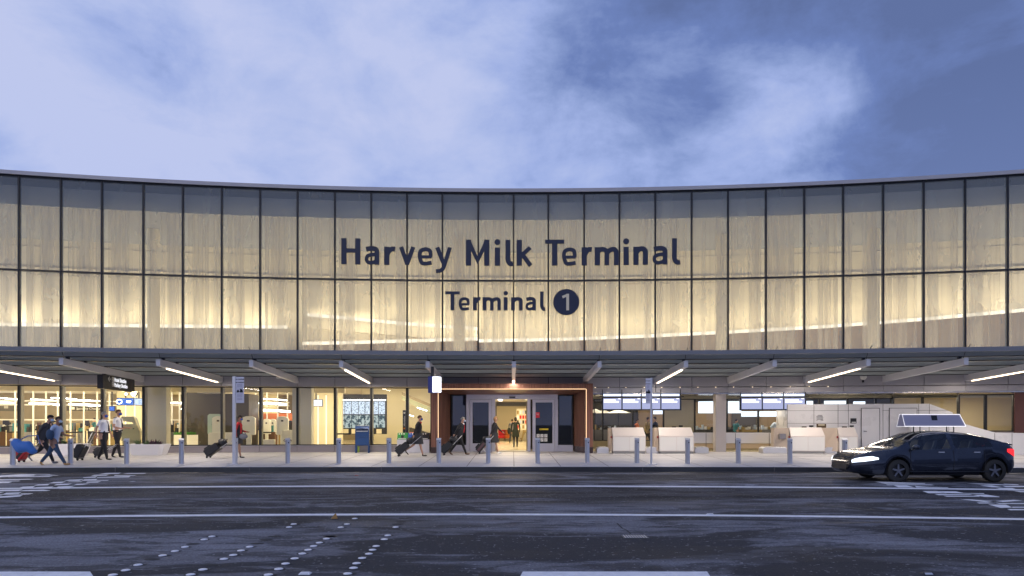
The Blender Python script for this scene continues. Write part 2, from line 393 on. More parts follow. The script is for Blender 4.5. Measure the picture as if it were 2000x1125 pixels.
def groundstrip(name, pts, w, z=-.1455, m='paint'):
    mb = MB(); rows = []
    for p in pts:
        q = G(*p); rows.append([(q.x, q.y-w/2, z), (q.x, q.y+w/2, z)])
    mb.grid(rows, m); return mb.build(name, kind='structure')
def qline(y0, y1, y2, x0=-900, x1=2900, n=40):    # parabola through rows at x=0,1000,2000, held flat outside
    L = []
    for i in range(n+1):
        x = x0+(x1-x0)*i/n; t = (max(-300, min(2300, x))-1000)/1000.0
        L.append((x, y1+(y2-y0)/2*t+((y2+y0)/2-y1)*t*t))
    return L
groundstrip('lane_line', qline(954.5, 949.5, 957), .34)
groundstrip('lane_line', qline(1011, 1005.2, 1014.5), .24)
mb = MB()
for a, b in ((-260, 176), (1021, 1381)):
    p, q = G(a, 1117), G(b, 1117); p2, q2 = G(a-8, 1132), G(b+10, 1132)
    mb.face([(p2.x, p2.y, -.1455), (q2.x, q2.y, -.1455), (q.x, q.y, -.1455), (p.x, p.y, -.1455)], 'paint')
mb.build('dashed_lane_line', kind='structure')
mb = MB(); L_ = qline(975, 972.5, 976); U_ = qline(956, 951.5, 959)
mb.grid([[(G(*a).x, G(*a).y, -.148), (G(*b).x, G(*b).y, -.148)] for a, b in zip(L_, U_)], 'asphalt2'); mb.build('resurfaced_strip', kind='structure')
mb = MB()
for seam, w in (([(1380, 962), (1480, 968), (1580, 984), (1700, 996), (1850, 1004), (1960, 1009)], .09), ([(300, 953), (200, 962), (80, 974), (-60, 990)], .07), ([(1600, 1022), (1750, 1020), (1900, 1030), (2060, 1060)], .10)):
    q = [G(*a) for a in seam]; mb.grid([[(p.x, p.y-w/2, -.1470), (p.x, p.y+w/2, -.1470)] for p in q], 'joint2')
mb.build('tar_seams', kind='structure')
# painted street lettering, seen almost edge on
def quadset(name, sc, ox, oy, quads):
    mb = MB()
    for q in quads:
        P = [G(ox+x/sc, oy+y/sc, -.1445) for x, y in q]; mb.face(P, 'paint')
    return mb.build(name, kind='structure')
quadset('road_lettering', 5.714, 1650, 930, [
 [(330,62),(400,60),(900,78),(890,86),(450,84)], [(455,92),(960,93),(1000,101),(480,100)], [(545,103),(690,103),(780,125),(600,124)],
 [(780,108),(900,118),(1150,125),(1160,130),(800,126)], [(865,166),(1030,166),(1140,192),(930,190)], [(1040,168),(1240,170),(1330,188),(1550,190),(1560,198),(1100,188)],
 [(1000,200),(1400,202),(1520,208),(1050,212)], [(1100,218),(1490,219),(1510,228),(1140,229)], [(1400,204),(1580,206),(1725,228),(1725,234),(1560,232)],
 [(1290,258),(1380,258),(1760,285),(1740,292),(1560,288)], [(1560,286),(1880,264),(1985,270),(1700,294)], [(1470,294),(1600,293),(1680,303),(1500,305)], [(1680,300),(2300,302),(2340,310),(1730,309)],
 [(1600,316),(1800,318),(1870,350),(1740,354)], [(1870,342),(2300,344),(2330,353),(1870,352)], [(1810,366),(2300,368),(2330,380),(1850,380)],
 [(1360,82),(1500,82),(1880,96),(1700,100)], [(1770,84),(1930,92),(1950,100),(1800,98)], [(1510,104),(1640,102),(1760,124),(1640,124)], [(1760,108),(2200,110),(2200,120),(1800,122)], [(1680,132),(1870,132),(1960,160),(1820,158)], [(1880,164),(2200,174),(2200,186),(1960,178)]])
quadset('road_lettering', 6.667, 0, 910, [
 [(-400,150),(280,108),(660,108),(620,118),(-300,162)], [(460,112),(640,112),(780,124),(440,126)], [(150,134),(690,132),(640,142),(100,146)], [(-300,180),(360,168),(450,170),(380,178),(-260,192)], [(-300,196),(270,192),(240,199),(-300,206)], [(-300,208),(160,206),(110,222),(-300,232)],
 [(1380,92),(1580,90),(1540,104),(1280,108)], [(1660,94),(1910,92),(1880,102),(1600,104)], [(1230,116),(1420,114),(1380,126),(1180,130)], [(1500,120),(1780,122),(1740,128),(1480,130)], [(1080,148),(1270,134),(1240,152),(1090,156)], [(1270,146),(1700,132),(1680,148),(1260,154)],
 [(900,180),(1090,174),(1030,194),(830,194)], [(1100,176),(1270,170),(1240,192),(1060,192)], [(700,208),(860,202),(800,224),(640,226)], [(900,204),(1080,200),(1050,208),(880,210)], [(1140,204),(1320,200),(1270,216),(1120,218)], [(1240,186),(1420,184),(1400,191),(1230,193)],
 [(500,240),(650,232),(620,252),(440,256)], [(740,236),(940,228),(880,248),(700,252)], [(1000,234),(1170,228),(1080,246),(960,250)], [(300,270),(460,262),(420,284),(240,288)], [(480,276),(700,268),(660,284),(430,290)], [(760,268),(980,258),(900,280),(720,284)],
 [(-200,312),(300,306),(230,328),(-260,330)], [(330,314),(560,308),(660,318),(600,326),(220,328)], [(-200,342),(60,340),(0,350),(-240,354)], [(80,350),(280,344),(240,362),(40,366)], [(280,358),(440,356),(380,370),(250,374)], [(-200,366),(340,368),(330,374),(-220,376)], [(-200,384),(40,384),(-20,394),(-240,398)], [(100,388),(300,378),(260,398),(100,410),(0,414),(-160,412)], [(840,288),(960,284),(900,296),(760,298)]])
UPW, HALLW = 20, 70
B = thing('terminal_building', 'long curved airport terminal with glowing curtained glass upper storey and grey metal trim', 'terminal building', (0, 35, 0))
class BB(MB):          # building meshes are made in world coordinates under the building's base
    def build(s, name, parent=None, **k):
        off = Vector((0, 35, 0)); s.v = [tuple(Vector(p)-off) for p in s.v]
        return MB.build(s, name, parent or B, **k)
ZT, ZM, ZB = 12.60, 8.34, 4.25       # top, transom, foot of the upper glazing
ZH, ZS = 3.12, .32                   # shop window head and sill
def subpart(o, parent): o.parent = parent; return o
pane_m, fr_m = 'fritglass', 'dark'
def chordbars(mb, a, b, z0, z1, w, d0, d1, m):
    """rectangular frame between plan points a and b"""
    a = Vector((a.x, a.y, 0)); b = Vector((b.x, b.y, 0)); e = (b-a).normalized(); n = Vector((e.y, -e.x, 0))
    def bar(s0, s1, za, zb):
        p = [a+e*s0, a+e*s1]
        q = [p[0]+n*d0, p[1]+n*d0, p[1]+n*d1, p[0]+n*d1]   # d0 outwards
        mb.hexa([(v.x, v.y, za) for v in q]+[(v.x, v.y, zb) for v in q], m)
    L = (b-a).length
    bar(.002, w, z0, z1); bar(L-w, L-.002, z0, z1); bar(w+.001, L-w-.001, z0, z0+w); bar(w+.001, L-w-.001, z1-w, z1)
    return a, b, e, n, L
for i in range(NB):
    for (z0, z1) in ((ZB, ZM-.002), (ZM+.002, ZT)):
        mb = BB(); a, b, e, n, L = chordbars(mb, cp(TH[i], 0, 0), cp(TH[i+1], 0, 0), z0, z1, .038, .05, -.16, 'dark')
        fr = mb.build('window')
        g = BB(); p, q = a+e*.05, b-e*.05
        g.face([(p.x, p.y, z0+.05), (q.x, q.y, z0+.05), (q.x, q.y, z1-.05), (p.x, p.y, z1-.05)], 'fritglass')
        g.build('pane', fr)
        # pleated curtain behind the pane
        c = BB(); rows = []; K = 46; ph = random.random()*6
        for k in range(K+1):
            s = .12+(L-.24)*k/K; d = -.46+.05*math.sin(k*.62+ph)+.02*math.sin(k*1.4+ph*2)
            v = a+e*s+n*d; rows.append([(v.x, v.y, z0+(.02 if z0 < 5 else -.12)), (v.x, v.y, z1-(.02 if z0 < 5 else ZT-11.40))])
        c.grid(rows, 'curtain', True); c.build('curtain', fr)
# parapet coping, edge line, gutter trim, fascia
mb = BB(); arcbox(mb, TH[0], TH[-1], -1.6, .16, ZT+.03, ZT+.20, 'metal', 90); arcbox(mb, TH[0], TH[-1], -.3, .10, ZT+.001, ZT+.03, 'dark', 90); mb.build('parapet')
mb = BB(); arcbox(mb, TH[0], TH[-1], -22, -1.62, ZT-.3, ZT+.10, 'metal', 60); mb.build('roof')
mb = BB(); arcbox(mb, TH[0], TH[-1], -20, -.40, 11.42, 12.28, 'ceilup', 60); mb.build('upper_ceiling')
mb = BB(); arcbox(mb, TH[0], TH[-1], -20, -.05, 3.95, 4.2, 'floor', 60); mb.build('upper_floor')
mb = BB(); arcbox(mb, TH[0], TH[-1], -7.4, -7.2, 4.2, 11.42, 'creamw', 60); mb.build('upper_wall')
for zc, r, off in ((9.75, .035, -1.3), (8.70, .06, -.8)):
    mb = BB(); arcbox(mb, TH[0], TH[-1], off-r, off+r, zc-r, zc+r, 'creamw', 70); mb.build('girt')
for t in TH: pass
mb = BB()
for i in range(NB):
    arcbox(mb, TH[i]+.00012, TH[i+1]-.00012, -.25, .06, ZH+.03, 3.94, 'metal', 1)
arcbox(mb, TH[0], TH[-1], -.25, -.02, ZH+.03, 3.93, 'dark', 60)
mb.build('fascia')
mb = BB(); arcbox(mb, TH[0], TH[-1], .06, .14, 3.95, 4.24, 'metal', 70); mb.build('gutter_trim')
# interior columns of the upper storey
for u, w, Y in ((300, .6, 38.8), (897, .6, 38.8), (1410, .6, 38.8), (1706, .6, 38.8)):
    off = 35-Y; t = thu(u, off); c = cp(t, off, 0); mb = BB(); mb.cyl((c.x, c.y, 4.2), w/2, 7.22, 'creamw', 20); mb.build('column')
# balcony parapets with LED coves, lighting the upper wall
def ledrun(pts, Y, hgt, wood, k=1.0):
    P = []
    for (x, y) in pts:
        q = W(x, y, Y); t = thu(x, 35-Y)
        c = cp(t, 35-Y, 0); zz = CZ-(y-HY)*c.y/F
        P.append(Vector((c.x, c.y, zz)))
    D = []
    for i in range(len(P)-1):
        n = max(1, int((P[i+1]-P[i]).length/2.2))
        for j in range(n): D.append(P[i]+(P[i+1]-P[i])*j/n)
    D.append(P[-1])
    mb = BB(); mb.grid([[(p.x, p.y-.05, max(4.21, p.z-hgt)), (p.x, p.y-.05, p.z-.06), (p.x, p.y+.35, p.z-.06), (p.x, p.y+.35, max(4.21, p.z-hgt))] for p in D], wood, False, True)
    par = mb.build('balcony_parapet')
    mb = BB(); mb.grid([[(p.x, p.y+.0, p.z-.05), (p.x, p.y+.0, p.z+.13), (p.x, p.y+.12, p.z+.13), (p.x, p.y+.12, p.z-.05)] for p in D], 'cove', False, True)
    mb.build('led_strip', par)
    for i in range(len(D)-1):
        a, b = D[i], D[i+1]; m = (a+b)/2; d = b-a
        if abs(m.x) > 34: continue
        arealight('cove_lamp', (m.x, m.y+.22, m.z+.16), d.length*.95, UPW*k*d.length, (1, .86, .62), False, .25, rz=math.atan2(d.y, d.x)*-1, rx=math.pi-rad(14), parent=None)

ledrun([(-330, 634), (0, 635), (560, 640)], 41.2, 2.5, 'creamw')
ledrun([(600, 616), (660, 621), (800, 634), (932, 643)], 41.6, .7, 'creamw', .35)
ledrun([(590, 672), (660, 671), (800, 667), (932, 663)], 40.3, 2.6, 'woodp')
ledrun([(925, 667), (1100, 664), (1280, 657), (1400, 651), (1600, 640), (1800, 625), (2000, 607), (2300, 580)], 40.8, 2.6, 'woodp')
# long glow near the foot of the curtain: added fill lamps, out of view
for i in range(0, NB-1, 2):
    t = (TH[i]+TH[i+2])/2
    if abs(t) > .32: continue
    c = cp(t, -1.7, 4.4); arealight('curtain_fill_lamp', tuple(c), 3.2, 64, (1, .84, .60), False, .5, rz=-t, rx=math.pi-rad(-12))

# ------------------------------------------------------------------ ground floor, left of the portal
iL, iP = 0, 13                       # bays 0..12 shop windows, bay 13.. portal
for i in range(0, 14):
    a_, b_ = cp(TH[i], 0, 0), cp(TH[i+1], 0, 0)
    if i == 13: b_ = cp(thu(843), 0, 0)
    mb = BB(); a, b, e, n, L = chordbars(mb, a_, b_, ZS, ZH, .045, .05, -.06, 'dark')
    # beige fin inside, at the left jamb of each window
    for s0, s1 in ((.003, .07), (L-.07, L-.003)):
        q = [a+e*s0-n*.062, a+e*s1-n*.062, a+e*s1-n*.36, a+e*s0-n*.36]
        mb.hexa([(v.x, v.y, ZS) for v in q]+[(v.x, v.y, ZH) for v in q], 'fin')
    fr = mb.build('window'); g = BB(); p, q = a+e*.043, b-e*.043
    g.face([(p.x, p.y, ZS+.043), (q.x, q.y, ZS+.043), (q.x, q.y, ZH-.043), (p.x, p.y, ZH-.043)], 'clearglass'); g.build('pane', fr)
    mb = BB(); arcbox(mb, TH[i]+.00008, (thu(843) if i == 13 else TH[i+1])-.00008, -.3, .09, .0, ZS-.03, 'granite', 1)
    mb.build('base_wall')
mb = BB(); arcbox(mb, TH[0], thu(843), -.35, .12, ZS-.03, ZS-.002, 'metal', 40); mb.build('window_sill')
# interior shell
mb = BB(); arcbox(mb, TH[0]-.3, TH[-1]+.2, -24, -.3, .004, .03, 'floor', 80); mb.build('interior_floor')
tP0, tP1 = thu(880, 0), thu(1120, 0)
mb = BB()
arcbox(mb, TH[0]-.3, tP0, -24, -.3, 3.62, 3.9, 'ceil', 60); arcbox(mb, tP1, TH[-1], -24, -3.5, 3.3, 3.6, 'ceil', 40); mb.build('ceiling')
mb = BB(); arcbox(mb, TH[0], thu(655), -3.3, -3.0, 2.98, 3.62, 'cream', 30); mb.build('ceiling_bulkhead')
mb = BB(); arcbox(mb, TH[0]-.3, TH[-1]+.3, -24.3, -24, 0, 3.9, 'hallback', 90); mb.build('back_wall')
mb = BB(); arcbox(mb, thu(655), thu(845), -10.3, -10, 0, 3.62, 'cream', 12); arcbox(mb, thu(290), thu(383), -22, -21.8, .03, 3.6, 'cream', 4); mb.build('partition_wall')
# security hall lattice: pale uprights and rails
mb = BB()
for u in (28, 63, 88, 111, 136, 162, 188, 212, 318, 334, 349, 364, 377, 470, 498, 520, 541, 560):
    t = thu(u, -9); arcbox(mb, t, t+.0006, -9.1, -9, .03, 3.6, 'white', 1)
for z in (1.55, 2.4, 2.62): arcbox(mb, TH[0], thu(565, -9), -9.1, -9.03, z, z+.05, 'white', 30)
mb.build('glazed_screen')
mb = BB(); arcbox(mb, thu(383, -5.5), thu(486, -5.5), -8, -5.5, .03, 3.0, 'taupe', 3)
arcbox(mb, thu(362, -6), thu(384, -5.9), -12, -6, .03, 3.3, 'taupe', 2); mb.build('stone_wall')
mb = BB(); arcbox(mb, thu(512, -11), thu(640, -11), -11.3, -11, .5, 2.0, mat('orange_wall', (.75, .20, .05), .5), 3); mb.build('orange_wall')
mb = BB(); arcbox(mb, thu(560, -4), thu(652, -4), -7.5, -7, .03, 3.6, 'cream', 3); arcbox(mb, thu(228, -7), thu(283, -7), -7.5, -7, .03, 3.6, 'cream', 3); mb.build('cream_wall')
mb = BB()
for u in (572, 590, 604, 620, 636, 244, 262): t = thu(u, -6.98); arcbox(mb, t, t+.0006, -7, -6.985, .03, 3.0, 'ledsoft', 1)
mb.build('wall_slot_light')
for u, Y in ((309, 36.3), (592, 36.3)):
    t = thu(u, 35-Y); c = cp(t, 35-Y, 0); mb = BB(); w = .42
    arcbox(mb, t-.0045, t+.0045, 35-Y-.35, 35-Y+.35, .03, 3.6, 'ceil', 1); mb.build('column')
# ribbon lights and ceiling panels in the hall
for (x0, x1, y, Y, z) in ((-60, 30, 785, 45, 0), (58, 118, 788, 43, 0), (135, 205, 790, 44, 0), (330, 375, 786, 43, 0), (355, 385, 799, 45, 0), (510, 566, 801, 44, 0), (500, 560, 787, 46, 0), (140, 200, 781, 50, 0), (60, 110, 780, 52, 0), (-20, 34, 777, 52, 0), (100, 150, 777, 52, 0), (515, 560, 779, 52, 0), (820, 836, 797, 44, 0)):
    a = W(x0, y, Y); b = W(x1, y+3, Y-.6); mb = BB()
    r = .035 if y < 784 else .06
    mb.tube([a, (a+b)/2+Vector((0, 0, .02)), b], r, 'ledw', 8); mb.build('ribbon_light')
for u in range(-120, 840, 62):
    for off in (-4.5, -8, -13, -19):
        t = thu(u, off)
        if off == -4.5 or (u//62) % 2 == 0:
            c = cp(t, off, 3.58)
            if off < -10 and u > 640: continue
            if off == -4.5 and 360 < u < 510: continue
            arealight('hall_lamp', tuple(c), 1.6, HALLW if off > -10 else HALLW*1.7, (1, .84, .55), True, .6, rz=-t)
# corridor behind the doors
pX = .02
mb = BB(); mb.box(-3.9, -3.7, 35.6, 60, .03, 3.6, 'ceil'); mb.box(3.7, 3.9, 35.6, 60, .03, 3.6, 'ceil'); mb.box(-3.7, 3.7, 56, 56.2, .03, 3.6, 'cream')
mb.box(-3.69, -.98, 36.9, 37.0, .03, 3.04, 'taupe'); mb.box(.95, 3.69, 36.9, 37.0, .03, 3.04, 'taupe'); mb.build('corridor_wall')  # taupe partitions added behind the door glass so it looks dark
mb = BB(); mb.box(-3.9, 3.9, 35.4, 60, 3.05, 3.2, 'ceil'); mb.build('corridor_ceiling')
mb = BB(); mb.box(-.95, -.7, 38, 52, 3.0, 3.03, 'ledw'); mb.box(.9, 1.05, 37, 50, 3.0, 3.03, 'ledsoft'); mb.build('ceiling_light')
for yy in (38.5, 44, 50): arealight('corridor_lamp', (.2, yy, 2.98), 1.6, 150, (1, .78, .46), True, 1.0)

# ------------------------------------------------------------------ entrance portal
P = thing('entrance_portal', 'reddish wood entrance portal with thin warm light line around its opening', 'entrance portal', (0, 33.4, 0))
def pz(y, Y): return CZ-(y-HY)*Y/F
def px(x, Y): return (x-1000)*Y/F
Yf, Yb = 33.2, 35.2
xo0, xi0, xi1, xo1 = px(842, Yf), px(856, Yf), px(1145, Yf), px(1158, Yf)
bx0, bx1 = px(879, Yb), px(1121, Yb)
zt, zl, zi, zbk = pz(749, Yf), pz(760, Yf), pz(760, Yf), pz(770.5, Yb)
def PM(): return MB()
def sh(p): return (p[0], p[1]-33.4, p[2])
kk_ = mat('dark_brown_kick', (.05, .03, .028), .3)
for s_, (o, i_, b_) in enumerate(((xo0, xi0, bx0), (xo1, xi1, bx1))):
    pts = [(o, Yf), (i_, Yf), (b_, Yb), (o, Yb)]
    if s_: pts = [pts[1], pts[0], pts[3], pts[2]]
    mb = MB(); mb.hexa([sh((x, y, 0.28)) for x, y in pts]+[sh((x, y, zt)) for x, y in pts], 'wood'); mb.build('pier', P)
    d = -.006 if not s_ else .006
    pts = [(o+d, Yf-.01), (i_-d, Yf-.01), (b_-d, Yb), (o+d, Yb)]
    if s_: pts = [pts[1], pts[0], pts[3], pts[2]]
    mb = MB(); mb.hexa([sh((x, y, 0)) for x, y in pts]+[sh((x, y, .275)) for x, y in pts], kk_); mb.build('kick_plate', P)
mb = MB()
mb.hexa([sh(p) for p in ((xi0+.003, Yf+.004, zi), (xi1-.003, Yf+.004, zi), (bx1-.003, Yb-.01, zbk), (bx0+.003, Yb-.01, zbk), (xi0+.003, Yf+.004, zt-.003), (xi1-.003, Yf+.004, zt-.003), (bx1-.003, Yb-.01, zt-.003), (bx0+.003, Yb-.01, zt-.003))], 'wood')
mb.build('lintel', P)
mb = MB(); w = .02
mb.box(xi0+.01, xi1-.01, Yf-33.4-.012, Yf-33.4+.002, zi-.005, zi-.005+w, 'ledthin')
mb.box(xi0-.012, xi0-.012+w, Yf-33.4-.012, Yf-33.4-.001, .3, zi-.01, 'ledthin'); mb.box(xi1-w+.012, xi1+.012, Yf-33.4-.012, Yf-33.4-.001, .3, zi-.01, 'ledthin')
mb.build('light_strip', P)
arealight('portal_lamp', (0, Yf+.3, 2.95), 5.5, 120, (1, .74, .48), True, .1)
mb = MB()
for x in (px(842, Yf)+.03+i*.085 for i in range(4)): mb.box(x, x+.008, Yf-33.4-.004, Yf-33.4+.02, .3, zt, 'black')
for k in range(1, 9):
    for (f_, b_) in ((xi0, bx0), (xi1, bx1)):
        t = k/9.; x = f_+(b_-f_)*t; y = Yf+(Yb-Yf)*t; d = .004 if f_ < 0 else -.004
        mb.box(x-.006+d, x+.006+d, y-33.4-.01, y-33.4+.01, .3, 2.9, 'black')
mb.build('slat_joint', P)
# doors in the back plane
def dx_(x): return px(x, Yb)
D = thing('sliding_doors', 'white framed automatic sliding doors standing open below the wooden portal', 'automatic doors', (0, Yb, 0))
doorw = mat('white_door_frame', (.55, .54, .60), .35, .3, .04)
Ht = zbk; zo = pz(780, Yb)
def fbox(mb, x0, x1, y0, y1, z0, z1, m): mb.box(dx_(x0), dx_(x1), y0, y1, pz(z0, Yb) if z0 else .0, pz(z1, Yb), m)
mb = MB()
fbox(mb, 911, 1089, -.10, .10, 780, 770.6, doorw)
for a_, b_ in ((911, 917), (1083.5, 1089.5), (960.5, 967.5), (1030, 1036)): fbox(mb, a_, b_, -.12, .12, 0, 780, doorw)
mb.build('door_frame', D)
for (x0, x1, g0, g1) in ((917.5, 960, 923, 954.5), (1040, 1083, 1046, 1079)):
    mb = MB(); y0, y1 = -.03, .03
    fbox(mb, x0, g0, y0, y1, 0, 780.5, doorw); fbox(mb, g1, x1, y0, y1, 0, 780.5, doorw)
    fbox(mb, g0, g1, y0, y1, 0, 866, doorw); fbox(mb, g0, g1, y0, y1, 786, 780.5, doorw)
    lf = mb.build('door', D)
    mb = MB(); mb.face([(dx_(g0), 0, pz(866, Yb)), (dx_(g1), 0, pz(866, Yb)), (dx_(g1), 0, pz(786, Yb)), (dx_(g0), 0, pz(786, Yb))], glass('tinted_door_glass', (.38, .44, .42), 1.6, 1.5)); mb.build('pane', lf)
    if x0 > 1000:
        mb = MB()
        for cx in (1051, 1058.5, 1066):
            for cy in (851, 859): fbox(mb, cx-3, cx+3, -.044, -.034, cy+3.3, cy-3.3, 'white')
        st = mb.build('sticker', lf)
        mb = MB(); fbox(mb, 1053.5, 1071, -.044, -.034, 840, 836.8, mat('yellow_strip', (.75, .55, .02), .5)); mb.build('warning_strip', lf)
        mb = MB(); fbox(mb, 1046.5, 1054, -.044, -.034, 816, 805.5, mat('red_notice', (.75, .03, .05), .5)); mb.build('notice', lf)
        text('H', .13, lf, (dx_(1048), -.05, pz(811, Yb)), 'white', name='notice_mark')
        for cx in (1051, 1058.5, 1066):
            for cy in (851, 859):
                mb = MB(); r = .03; q = (dx_(cx), -.046, pz(cy, Yb)); mb.tube([(q[0]-r, q[1], q[2]-r), (q[0]+.01, q[1], q[2]), (q[0]+r*.4, q[1], q[2]+r*1.2)], .009, 'black', 4); mb.build('pictogram', st)
for (x0, x1, nm) in ((882, 911, 0), (1090, 1118.5, 1)):
    mb = MB(); y0, y1 = -.04, .04
    fbox(mb, x0, x0+2.2, y0, y1, 869, 771, 'dark'); fbox(mb, x1-2.2, x1, y0, y1, 869, 771, 'dark'); fbox(mb, x0+2.2, x1-2.2, y0, y1, 869, 866.8, 'dark'); fbox(mb, x0+2.2, x1-2.2, y0, y1, 773.5, 771, 'dark')
    fbox(mb, x0-.3, x1+.3, -.06, .06, 0, 869.2, doorw)
    sl = mb.build('sidelight', D); mb = MB()
    mb.face([(dx_(x0+2), 0, pz(867, Yb)), (dx_(x1-2), 0, pz(867, Yb)), (dx_(x1-2), 0, pz(773, Yb)), (dx_(x0+2), 0, pz(773, Yb))], glass('tinted_sidelight', (.34, .37, .36), 1.6, 1.6)); mb.build('pane', sl)
mb = MB(); fbox(mb, 994.5, 1006.5, -.19, -.10, 777.5, 774.5, 'black'); fbox(mb, 998, 1005, -.22, -.19, 777, 775.5, 'dark'); mb.build('door_sensor', D)
mb = MB(); mb.box(dx_(967.5), dx_(1030), -.1, .12, .031, .036, 'steel'); mb.build('threshold', D)
mb = MB()   # jambs of the inner lobby
for x0, x1 in ((967.8, 969.5), (1028.5, 1030)): mb.box(dx_(x0), dx_(x1), .13, 1.2, .03, 2.45, mat('olive_jamb', (.25, .21, .12), .4))
mb.box(dx_(969.6), dx_(1028.4), .9, 1.2, 2.25, 2.45, mat('olive_header', (.22, .19, .12), .4)); mb.build('lobby_jamb', D)

# ------------------------------------------------------------------ canopy
C = thing('entrance_canopy', 'curved frosted glass canopy on grey steel beams along the whole terminal front', 'canopy', (0, 30, 0))
class CB(MB):
    def build(s, name, parent=None, **k):
        s.v = [tuple(Vector(p)-Vector((0, 30, 0))) for p in s.v]; return MB.build(s, name, parent or C, **k)
LO = 8.8
def cz(off): return 3.70+(3.90-3.70)*off/LO
t0, t1 = TH[0], TH[-1]
mb = CB()
e = [.4, 2.3, 4.6, 6.6, 7.95, 8.7]
rows = []
for i in range(71):
    t = t0+(t1-t0)*i/70; rows.append([cp(t, o, cz(o)+.07) for o in (.15, 8.75)])
mb.grid(rows, 'canopyglass'); mb.build('canopy_glass')
for o in (.45, 2.35, 4.5, 6.5, 8.0):
    mb = CB(); z = cz(o)
    arcbox(mb, t0, t1, o-.035, o+.035, z-.10, z+.058, 'purlin2', 70); arcbox(mb, t0, t1, o-.085, o+.085, z-.125, z-.101, 'dark', 70); mb.build('purlin')
mb = CB(); arcbox(mb, t0, t1, 8.76, 8.92, cz(8.8)-.03, cz(8.8)+.12, 'purlin', 90); mb.build('gutter_edge')
lit = {1: 1, 3: 0, 5: 1, 7: 0, 9: 1, 11: 0, 13: 1}
bi = [i for i in range(len(UB)) if (i-16) % 2 == 0]
for i in bi:
    t = TH[i]; ca, sa = math.cos(t), math.sin(t); n_ = (i-16)//2; on = n_ % 2 == 0
    mb = CB(); hw = .075
    def bp(s, off, z): q = cp(t, off, z); return (q.x+ca*s, q.y-sa*s, q.z)
    ends = (.07, LO-.25)
    def beamz(off): return 3.36+(3.44-3.36)*off/LO
    rows = []
    o0, o1 = ends
    mb.hexa([bp(-hw, o1, beamz(o1)), bp(hw, o1, beamz(o1)), bp(hw, o0, beamz(o0)-.06), bp(-hw, o0, beamz(o0)-.06),
             bp(-hw, o1, beamz(o1)+.24), bp(hw, o1, beamz(o1)+.24), bp(hw, o0, beamz(o0)+.24), bp(-hw, o0, beamz(o0)+.24)], 'beam')
    bmn = mb.build('canopy_beam', bevel=.006)
    for o in (.45, 2.35, 4.5, 6.5, 8.0):
        mb = CB(); z = cz(o)-.126
        mb.hexa([bp(-.05, o+.07, beamz(o)+.2), bp(.05, o+.07, beamz(o)+.2), bp(.05, o-.07, beamz(o)+.2), bp(-.05, o-.07, beamz(o)+.2), bp(-.05, o+.07, z), bp(.05, o+.07, z), bp(.05, o-.07, z), bp(-.05, o-.07, z)], 'dark'); mb.build('bracket', bmn)
    mb = CB(); mb.tube([bp(0, 8.3, beamz(8.3)+.24), bp(0, 8.5, 3.95), bp(0, 8.9, 4.12)], .012, 'dark', 5)
    mb.build('stay_rod', bmn)
    mb = CB()
    for oa, ob in ((.7, 2.1), (2.6, 4.25), (4.8, 6.25), (6.75, 7.8)):
        mb.tube([bp(.03, oa, beamz(oa)+.27), bp(.03, ob, beamz(ob)+.27)], .016, 'purlin', 6)
    mb.build('conduit', bmn)
    if on:
        mb = CB(); a_, b_ = .75, 7.6
        if n_ == 0: a_, b_ = .75, 2.2
        mb.hexa([bp(-.04, b_, beamz(b_)-.045), bp(.04, b_, beamz(b_)-.045), bp(.04, a_, beamz(a_)-.098), bp(-.03, a_, beamz(a_)-.098),
                 bp(-.03, b_, beamz(b_)-.012), bp(.03, b_, beamz(b_)-.012), bp(.03, a_, beamz(a_)-.064), bp(-.03, a_, beamz(a_)-.064)], 'led')
        mb.build('light_strip', bmn)
        c = cp(t, 4.2, 3.28)
        if abs(c.x) < 32: arealight('beam_lamp', tuple(c), .12, 165, (1, .87, .74), True, 6.6, rz=-t)
# ------------------------------------------------------------------ facade lettering
def strip(mb, pts, w, zf, closed=False, cap=True):
    """pts in glyph units -> strip polygon, mapped onto the facade by zf(x, z, depth)"""
    P = [Vector((x, y)) for x, y in pts]; n = len(P); A = []; Bq = []
    for i in range(n):
        a = P[max(0, i-1)]; c = P[min(n-1, i+1)]; d1 = (P[i]-a); d2 = (c-P[i])
        if d1.length < 1e-9: d1 = d2
        if d2.length < 1e-9: d2 = d1
        d1.normalize(); d2.normalize(); d = (d1+d2).normalized(); k = max(.5, d.dot(d2)); nn = Vector((-d.y, d.x))*(w/2/k)
        A.append(P[i]+nn); Bq.append(P[i]-nn)
    rows = [[zf(A[i].x, A[i].y, 0), zf(Bq[i].x, Bq[i].y, 0), zf(Bq[i].x, Bq[i].y, 1), zf(A[i].x, A[i].y, 1)] for i in range(n)]
    mb.grid(rows, 'navy', False, True); mb.face(rows[0][::-1], 'navy'); mb.face(rows[-1], 'navy')
def smooth(pts, k=5):
    out = []; n = len(pts)
    for i in range(n-1):
        p0 = Vector(pts[max(0, i-1)]); p1 = Vector(pts[i]); p2 = Vector(pts[i+1]); p3 = Vector(pts[min(n-1, i+2)])
        for j in range(k):
            t = j/k; out.append(tuple(.5*((2*p1)+(p2-p0)*t+(2*p0-5*p1+4*p2-p3)*t*t+(3*p1-p0-3*p2+p3)*t**3)))
    out.append(tuple(pts[-1])); return out
def disc(mb, cx, cy, r, zf, n=28, mat_='navy', d0=0, d1=1):
    F_ = [zf(cx+r*math.cos(2*math.pi*i/n), cy+r*math.sin(2*math.pi*i/n), d1) for i in range(n)]
    B_ = [zf(cx+r*math.cos(2*math.pi*i/n), cy+r*math.sin(2*math.pi*i/n), d0) for i in range(n)]
    mb.face(F_, mat_); mb.grid([F_, B_], mat_, False, True)
